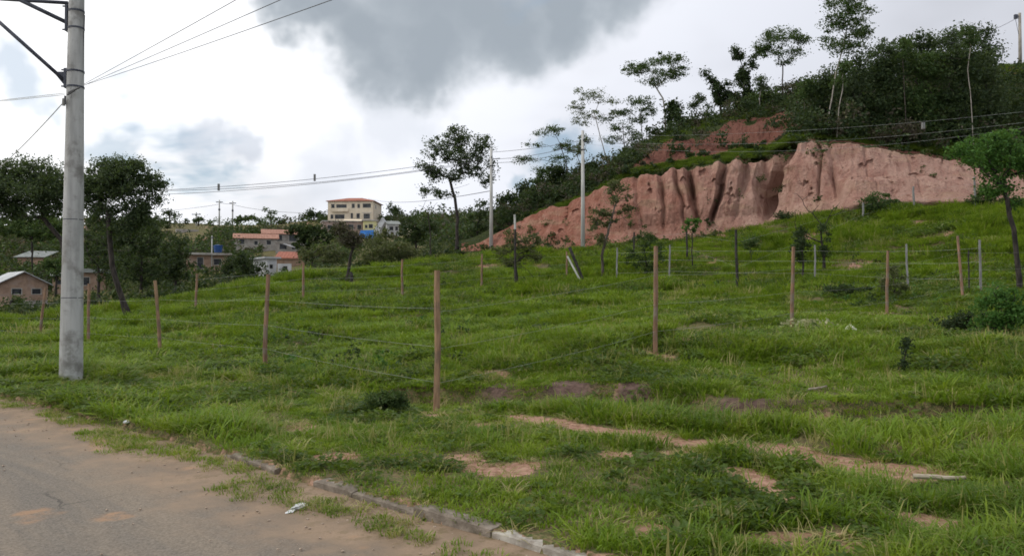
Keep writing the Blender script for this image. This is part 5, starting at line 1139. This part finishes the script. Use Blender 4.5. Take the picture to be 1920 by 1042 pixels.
h1 = house('brick_house', 'gabled bare brick house with two square windows and pale sheet roof', 4, 84, 578, 92, 2.95, 8, .2, 'brick_wall', 'gable', 'sheet_roof', 1.35, .45, [(.36, 1.72, .95, .6), (.76, 1.72, .9, .6)], plinth=.95, sink=1.5)
# low garden wall in front of it
gw = U(-20, 572, 88); o = MB().box((0, 0, .6), (6.0, .2, 3.2)).build('garden_wall', 'brick_wall'); o.location = (gw[0] - 1.0, gw[1], gw[2] - 1.2); o.rotation_euler = (0, 0, .15); tag(o, 'low brick wall at the corner of the gabled brick house', 'wall')
house('brick_house', 'small brick house with grey slab roof right of roadside pole', 148, 195, 546, 112, 2.7, 6, .1, 'brick_wall', 'slab', 'fibre_roof', .55, .6, [(.3, .9, .9, 1.1)])
house('brick_house', 'brick hut just left of the roadside pole', 100, 122, 543, 112, 1.9, 5, .0, 'brick_wall', 'shed', 'fibre_roof', .5, .3, [(.5, .8, .6, .6)])
house('slab_house', 'flat-roofed brick house with wide overhanging slab and dark doorway', 354, 424, 506, 132, 2.55, 6.5, .05, 'brick_wall', 'slab', 'slab_grey', .35, .7, [(.32, .0, .9, 2.1), (.75, .9, 1.2, 1.0)])
tk = U(409, 468, 134); to = MB().tube([(0, 0, -.5), (0, 0, .35), (0, 0, .75), (0, 0, .85)], [.62, .75, .8, .3], 16).build('water_tank', 'water_tank'); to.location = tuple(tk); tag(to, 'dark blue water tank on the flat slab roof', 'water tank')
house('tiled_house', 'long low house with faded orange tiled roof', 442, 518, 466, 165, 2.2, 7, .0, 'render_grey', 'front', 'tile_roof_orange', 1.1, .4, [(.17, .9, 1.0, 1.0), (.5, .8, .7, .8), (.8, .9, .9, .9)])
house('tiled_house', 'upper grey house with orange tiled roof and open dark balcony', 495, 562, 456, 172, 2.1, 7, .05, 'render_grey', 'front', 'tile_roof_orange', 1.1, .4, [(.45, .7, .9, 1.1), (.80, .5, 1.7, 1.5)], protect=(490, 425, 566, 454, 172))
house('stair_house', 'grey house wing with pale slanting stair under the tiled house', 518, 572, 470, 160, 1.6, 5, .0, 'render_grey', 'slab', 'slab_grey', .2, .1, [(.25, .3, 1.4, 1.1), (.62, .3, 1.0, 1.1)], protect=(520, 450, 570, 466, 160))
s0, s1 = U(533, 457, 159), U(552, 463, 159); st = MB().box((0, 0, 0), (2.4, .6, .28), tilt=(0, .30, 0)).build('stair', 'render_white'); st.location = tuple((s0 + s1) / 2); tag(st, 'pale slanting stair slab on the grey house wing', 'stair')
house('tiled_shed', 'brown tiled shed roof over dark hillside yard', 520, 568, 490, 142, .5, 6, -.1, 'brick_wall', 'shed', 'tile_roof', 1.5, .4, [], protect=(516, 470, 574, 488, 142))
house('white_house', 'narrow white-grey house with sloping sheet roof and single window', 500, 519, 517, 117, 2.6, 6, .35, 'render_white', 'slab', 'sheet_roof', .25, .5, [(.45, 1.1, .5, .6)], protect=(486, 478, 522, 514, 117))
house('ruined_wall', 'ruined whitish walls with dark openings below the tiled shed', 521, 546, 518, 116, 1.9, 3, .0, 'render_white', None, wins=[(.55, .9, .6, .6)], protect=(518, 492, 548, 514, 116))
house('grey_shed', 'long grey roof shed on the bare slope above the gabled house', 34, 78, 492, 158, 1.0, 7, -.35, 'brick_wall', 'shed', 'fibre_roof', 1.6, .5, [], protect=(26, 460, 92, 492, 158))
house('ridge_house', 'pinkish house on the ridge between the dark tree crowns', 163, 205, 426, 246, 2.0, 6, .0, 'render_pink', 'front', 'tile_roof_orange', 1.0, .4, [(.5, .6, 1.4, 1.0)], protect=(158, 400, 208, 424, 246))
house('ridge_wall', 'pale grey broken wall on the green ridge slope', 332, 371, 443, 222, 2.0, 3, .1, 'render_grey', None, wins=[(.6, .5, .25, 1.4)], sink=1.0, protect=(328, 424, 374, 443, 222))
# yellow apartment building
yb = house('apartment_building', 'cream apartment building with red hip roof and balconies', 614, 700, 442, 226, 10.2, 11, -.26, 'render_cream', 'hip', 'tile_roof', 1.5, .5,
      [(.11, 8.15, .9, 1.1), (.30, 8.2, 3.0, .95), (.56, 8.15, .8, 1.2), (.68, 8.15, .7, 1.1), (.86, 8.25, 2.3, 1.1),
       (.09, 5.0, .8, 1.2), (.26, 4.9, 2.8, 1.3), (.53, 5.1, .6, 1.5), (.67, 5.1, .9, 1.4), (.86, 5.0, 1.8, 1.4), (.35, 1.6, 2.0, 1.4), (.75, 1.6, 2.2, 1.4)], protect=(610, 368, 734, 440, 226), side_wins=[(.3, 8.2, 1.0, 1.1), (.75, 5.1, 1.0, 1.3)], thick=.3)
Wy = (U(700, 442, 226) - U(614, 442, 226))[0]
for z0 in (7.15, 3.95): MB().box((-Wy / 2 + .28 * Wy, -.62, z0 + .45), (4.8, .14, .95)).build('balcony_parapet', 'render_cream', yb); MB().box((-Wy / 2 + .28 * Wy, -.34, z0 - .09), (4.8, .67, .13)).build('balcony_floor', 'render_cream', yb)
MB().box((-Wy / 2 + .86 * Wy, -.03, 6.75), (3.0, .12, .1)).build('ledge', 'render_white', yb)
house('beige_house', 'beige house with pale sloping roof under the apartment building', 650, 704, 428, 213, 1.2, 5, .1, 'render_cream', 'shed', 'roof_beige' if 'roof_beige' in MATS else 'slab_beige' if 'slab_beige' in MATS else 'render_cream', 1.6, .3, [], protect=(646, 400, 706, 414, 213))
house('yellow_house', 'small yellow-walled house with dark window beside white gable wall', 682, 706, 436, 206, 3.1, 5, .1, 'render_yellow', 'slab', 'slab_grey', .3, .4, [(.55, 1.2, 1.0, 1.0), (.2, 1.2, .6, .8)], protect=(680, 412, 708, 432, 206))
house('grey_block', 'dark grey unfinished block next to the small yellow house', 648, 682, 436, 207, 2.9, 5, .0, 'render_pink', 'slab', 'slab_grey', .25, .3, [(.3, .9, 1.3, 1.2), (.75, .9, 1.0, 1.2)], protect=(648, 414, 682, 430, 207))
PROT.append((670, 424, 706, 460, 203)); PROT.append((698, 402, 724, 462, 202)); tp = U(687, 436, 203); tpo = MB().raw([(-1.9, 0, -.9), (1.9, -.1, -2.0), (2.0, .3, .75), (-1.6, .4, .62), (-1.9, .06, -.9), (1.9, -.04, -2.0), (2.0, .36, .75), (-1.6, .46, .62)], [(0, 1, 2, 3), (7, 6, 5, 4), (0, 4, 5, 1), (1, 5, 6, 2), (2, 6, 7, 3), (3, 7, 4, 0)]).build('blue_tarp', 'tarp_blue'); tpo.location = tuple(tp); tag(tpo, 'bright blue tarp sheet hung below the small yellow house', 'tarp')
a_ = U(708, 440, 202); ww = thing('white_wall', 'tall white gable wall end leaning beside the blue tarp', 'wall', a_)
MB().prism([(-1.3, -2.2), (.1, -2.2), (.7, 1.4), (1.9, 3.4), (1.2, 4.6), (-.6, 1.8)], 0, 3.0).build('wall_face', 'render_white', ww)
house('white_house', 'little white house right of the apartment building', 726, 748, 438, 208, 2.6, 5, .1, 'render_white', 'front', 'fibre_roof', .9, .4, [(.35, .9, 1.0, 1.0), (.8, .9, .7, 1.0)], protect=(722, 410, 750, 434, 208))
house('pink_house', 'weathered pinkish house half hidden left below the apartment building', 606, 636, 446, 200, 4.2, 6, .1, 'render_pink', 'slab', 'slab_grey', .3, .2, [(.4, 2.3, 1.0, 1.0), (.75, .6, .9, 1.0)], protect=(606, 412, 632, 440, 200))
house('ochre_house', 'tiny ochre house peeking through trees near the lone tree', 762, 778, 434, 205, 2.4, 4, .0, 'render_cream', 'shed', 'fibre_roof', .5, .2, [(.5, .9, .8, .9)], protect=(762, 418, 778, 432, 205))

# ------------------------------------------------------------------ thickets that read as one mass
def thicket(name, label, pts, radii, per, leaf, mats, seed):
    """one leafy mass; pts world, one blob each, split over a few leaf materials"""
    rng = np.random.default_rng(seed); root = None
    pick = rng.integers(0, len(mats), len(pts)); me_all = []
    Vs, Qs, mi = [], [], []; off = 0
    for c, r, k in zip(pts, radii, pick):
        m = 6; sub = c + rng.normal(0, .5, (m, 3)) * r * np.array([1, 1, .75]) + np.array([0, 0, r * .7])
        V, Q = crown_leaves(rng, sub, r * rng.uniform(.35, .7, m), per / m, leaf * rng.uniform(.8, 1.25), .8)
        Vs.append(V); Qs.append(Q + off); off += len(V); mi.append(np.full(len(Q), k))
    me = mesh_from(name, np.vstack(Vs), np.vstack(Qs)); o = link(name, me)
    for m in mats: me.materials.append(MATS[m])
    me.polygons.foreach_set('material_index', np.concatenate(mi).astype(np.int32)); me.update()
    return tag(o, label, kind='stuff')
def valley():
    rng = np.random.default_rng(77); pts = []; rad = []
    for _ in range(22000):
        if len(pts) >= 3400: break
        px = rng.uniform(-260, 930); d = 50 + (262 - 50) * rng.random() ** 1.15
        lim = float(np.interp(px, EDGE_PX, EDGE_D))
        if d < lim + 2: continue
        x = (px - 960) / F_PX * d
        if vnoise(np.array([x * .035]), np.array([d * .035]), 301)[0] < .12 and d > 120: continue
        z = Hs(x, d); r = rng.uniform(.8, 1.9) if d < 100 else rng.uniform(1.4, 3.4)
        if d > 240: r *= .55
        if d < lim + 12: r *= .75
        cpx, cpy = to_px((x, d, z + r * .7)); rp = r / m_per_px(d) * 1.15
        if cpy - rp * 1.2 < 418 and px < 600 and d > 200 and rng.random() < .8: continue
        bad = False
        for (a, b, c, e, hd) in PROT:
            e = e - .38 * (e - b); a = a + .12 * (c - a); c = c - .12 * (c - a)
            if d < hd + 6 and cpx + rp * .8 > a and cpx - rp * .8 < c and cpy + rp > b and cpy - rp < e: bad = True; break
        if bad: continue
        # keep a few low sight lines open over the ridge grass
        if 300 < px < 480 and 405 < cpy < 432 and rng.random() < .7: continue
        pts.append((x, d, z)); rad.append(r)
    print('valley blobs', len(pts))
    for px in rng.uniform(230, 935, 170):      # scrub right on the field edge
        d = float(np.interp(px, EDGE_PX, EDGE_D)) + rng.uniform(.5, 6); x = (px - 960) / F_PX * d; pts.append((x, d, Hs(x, d) - .1)); rad.append(rng.uniform(.3, .85))
    pts = np.array(pts); rad = np.array(rad)
    nearm = pts[:, 1] < 110
    thicket('valley_thicket', 'tangled olive and green thicket along the back edge of the field', pts[nearm], rad[nearm], 130, .28, ['leaf_dark', 'leaf_olive', 'leaf_dark', 'leaf_dark'], 78)
    thicket('far_woods', 'dark wooded hillside around the village houses', pts[~nearm], rad[~nearm], 84, .6, ['leaf_dark', 'leaf_dark', 'leaf_dark', 'leaf_brown', 'leaf_mid'], 79)
valley()
def hill_scrub():
    rng = np.random.default_rng(88); n = 900; px = rng.uniform(925, 1990, n); t = rng.random(n) * 3.1
    k = ~((px > 1185) & (px < 1500) & (t > .75) & (t < 2.05) & (rng.random(n) < .90)) & ~((px > 1180) & (px < 1500) & (t < .9) & (rng.random(n) < .55)) & ~((px > 1870) & (t > 2.2)) & ~((t < .12))
    k &= ~((px < 1180) & (t < .5) & (rng.random(n) < .5))
    px = px[k]; t = t[k]; P = hill_pt(px, t); r = rng.uniform(.5, 1.2, len(P)) * np.where(px > 1500, 1.4, 1.0) * np.where((px < 1500) & (t < 1), .4, 1.0)
    thicket('hillside_scrub', 'dark scrub and undergrowth covering the hill above the cliff', P, r, 130, .24, ['leaf_dark', 'leaf_dark', 'leaf_dark', 'leaf_brown', 'leaf_dark'], 89)
    # plants hanging over and growing at the cliff
    n = 110; px = rng.uniform(950, 1880, n); P = hill_pt(px, rng.uniform(0.0, .12, n)); P[:, 1] -= .5; P[:, 2] -= rng.uniform(0, 1.1, n)
    q_ = rng.uniform(900, 1900, 150); T = rowpt(q_, TOE_Y, TOE_D); T[:, 1] -= rng.uniform(-.2, 1.2, 150); T[:, 2] = H(T[:, 0], T[:, 1])
    n2 = 75; q2 = np.concatenate([rng.uniform(950, 1235, 50), rng.uniform(1235, 1850, 25)]); a2 = rowpt(q2, TOE_Y, TOE_D); b2 = rowpt(q2, TOP_Y, TOP_D); F_ = a2 + (b2 - a2) * rng.uniform(.05, .95, n2)[:, None]; F_[:, 1] -= .35; T = np.vstack([T, F_])
    A_ = np.vstack([P, T]); thicket('cliff_plants', 'small green plants clinging to cliff edge and foot', A_, rng.uniform(.18, .48, len(A_)), 60, .15, ['leaf_mid', 'leaf_dark', 'leaf_olive'], 90)
hill_scrub()
def field_weeds():
    rng = np.random.default_rng(99); n = 1000; y = rng.uniform(17, 60, n); x = rng.uniform(-.75, .75, n) * y; px = 960 + F_PX * x / y
    k = (y < np.interp(px, EDGE_PX, EDGE_D)) & (fbm(x * .12, y * .12, 2, 401) > .42); x, y = x[k], y[k]
    wx = []
    for a_, b_, d_, n_, sx, sy in [(560, 655, 16.5, 16, .7, .9), (680, 670, 15.5, 22, .9, .8), (765, 690, 14.0, 12, .5, .5), (420, 640, 21, 16, 1.2, 1.2), (640, 585, 32, 16, 1.6, 1.5), (1590, 560, 27, 10, 1.2, .8), (1830, 610, 17, 10, .6, .6)]:
        c_ = U(a_, b_, d_); wx.append(c_[:2] + rng.normal(0, 1, (n_, 2)) * (sx, sy))
    wx = np.vstack(wx); x = np.concatenate([x, wx[:, 0]]); y = np.concatenate([y, wx[:, 1]])
    P = np.stack([x, y, H(x, y) - .06], 1); thicket('field_weeds', 'low dark weed clumps dotted over the sloping field', P, rng.uniform(.10, .30, len(P)) * np.clip(y / 26, .75, 1.3), 60, .09, ['leaf_mid', 'leaf_dark', 'leaf_bright'], 91)
field_weeds()
# ridge-top trees on the skyline
RT = [(700 - 300 + 60, 410, [(465, 408, 24, 5), (448, 412, 14, 4), (485, 412, 14, 4)], 'low flat-topped tree on the ridge skyline beside the twin poles', 'leaf_mid'),
      (508, 416, [(507, 404, 8, 7), (500, 392, 5, 3), (515, 398, 5, 4)], 'small upright tree on the ridge skyline', 'leaf_mid'),
      (318, 424, [(317, 400, 12, 6), (330, 404, 8, 4), (305, 398, 6, 3)], 'thin palm-like tree on the ridge next to dark tree crown', 'leaf_dark'),
      (588, 420, [(588, 398, 14, 8), (575, 405, 14, 8), (605, 408, 12, 8)], 'dark tree on the ridge left of the cream apartment building', 'leaf_dark'),
      (740, 425, [(742, 400, 14, 12), (752, 415, 16, 12), (735, 388, 8, 8)], 'dark tree close to the side of the cream apartment building', 'leaf_dark'),
      (372, 424, [(372, 412, 12, 4)], 'low dark bush under the short crossarm pole', 'leaf_dark')]
for i, (px, py, ells, lb, lm) in enumerate(RT):
    d = 250; g = U(px, py + 4, d)
    tree('ridge_tree', lb, 'tree', d, [(px, py + 4), (px, np.mean([e[1] for e in ells]))], ells, max(10, int(sum(e[2] * e[3] for e in ells) / 8)), 1.0, 34, .55, lm, 'bark_dark', .25, 500 + i, ground=float(g[2]), group='trees along the ridge', step=1.5, rmin=.06, flat=.8)

# ------------------------------------------------------------------ litter and small things on the ground
mat('paper_white', (0.45, 0.47, 0.49), (0.62, 0.63, 0.64), 9, rough=.7)
mat('paper_cream', (0.60, 0.60, 0.48), (0.74, 0.74, 0.62), 9, rough=.7)
def crumple(name, label, px, py, d, size, m, seed, cat='litter', flat=.45):
    import bmesh
    rng = random.Random(seed); bm = bmesh.new(); bmesh.ops.create_icosphere(bm, subdivisions=3, radius=size)
    for v in bm.verts:
        k = 1 + .55 * (float(fbm(np.array([v.co.x / size * 1.6 + seed]), np.array([v.co.y / size * 1.6 + v.co.z / size * 2.1]), 3, seed)[0]) - .5) * 2
        v.co *= k; v.co.z *= flat; v.co.x *= 1.35
    me = bpy.data.meshes.new(name); bm.to_mesh(me); bm.free(); o = link(name, me, m)
    p = U(px, py, d); sd, _ = poly_sd(np.array([p[0]]), np.array([p[1]]), KERB)
    p[2] = (0.015 if sd[0] < 0 else Hs(p[0], p[1])) + size * flat * .5; o.location = tuple(p); o.rotation_euler = (rng.uniform(-.2, .2), rng.uniform(-.2, .2), rng.uniform(0, 3)); return tag(o, label, cat)
crumple('crumpled_paper', 'crumpled white paper lying on sandy ground by the kerb', 562, 942, 5.75, .05, 'paper_white', 3)
crumple('paper_scrap', 'small flat white scrap next to the crumpled paper', 543, 950, 5.65, .028, 'paper_white', 4, flat=.2)
crumple('white_scrap', 'upright pale scrap in grass right of slope fence post', 1594, 630, 17.4, .11, 'paper_cream', 5, flat=1.3)
crumple('white_scrap', 'pale rounded scrap in grass, rightmost of the litter by slope post', 1644, 634, 17.2, .10, 'paper_cream', 6, flat=1.0)
crumple('white_scrap', 'pale speck of litter at road end of the verge grass', 237, 807, 9.0, .03, 'paper_white', 7)
crumple('white_scrap', 'tiny white speck at the weedy road edge left of verge', 133, 788, 9.8, .035, 'paper_white', 8, flat=.3)
cp = U(1515, 628, 17.6)
rng_ = np.random.default_rng(7); C_ = np.stack([cp[0] + rng_.normal(0, .30, 160), cp[1] + rng_.normal(0, .35, 160), np.zeros(160)], 1); C_[:, 2] = H(C_[:, 0], C_[:, 1]) + rng_.uniform(.05, .28, 160)
V, Q = leaf_cards(C_ - np.array([cp[0], cp[1], 0]), rng_.uniform(.06, .16, 160), rng_, .6); o = link('cut_branches', mesh_from('cut_branches', V, Q), 'leaf_cut'); o.location = (cp[0], cp[1], 0); tag(o, 'heap of cut pale-leaved branches at slope fence post foot', 'branches')
def stick(name, label, a, b, r, m, seed):
    rng = np.random.default_rng(seed); t = np.linspace(0, 1, 8)[:, None]; P = np.array(a) + (np.array(b) - np.array(a)) * t
    P[:, 2] = H(P[:, 0], P[:, 1]) + r * 1.0 + .035; P[:, 2] = np.linspace(P[0, 2], P[-1, 2], 8); P += rng.normal(0, r * .25, P.shape); p0 = P[0].copy()
    o = MB().tube(P - p0, np.linspace(r, r * .7, 8), 8).build(name, m); o.location = tuple(p0); return tag(o, label, 'stick')
mat('dead_wood', (0.24, 0.20, 0.15), (0.38, 0.33, 0.26), 6, bump=.5)
stick('fallen_stick', 'long grey fallen stick at the end of the bare footpath', U(1712, 908, 6.15), U(1812, 916, 6.05), .022, 'dead_wood', 1)
stick('fallen_stick', 'short pale dead branch lying in grass on the slope', U(1515, 752, 10.4), U(1550, 735, 10.8), .018, 'dead_wood', 2)
shrub('grass_clump', 'bushy dark grass clump beside the corner fence post', 10.4, [(722, 775), (722, 765)], [(722, 748, 38, 20), (700, 752, 22, 14), (748, 752, 18, 14)], 44, .12, 90, .035, 'leaf_mid', seed=81, r0=.01)
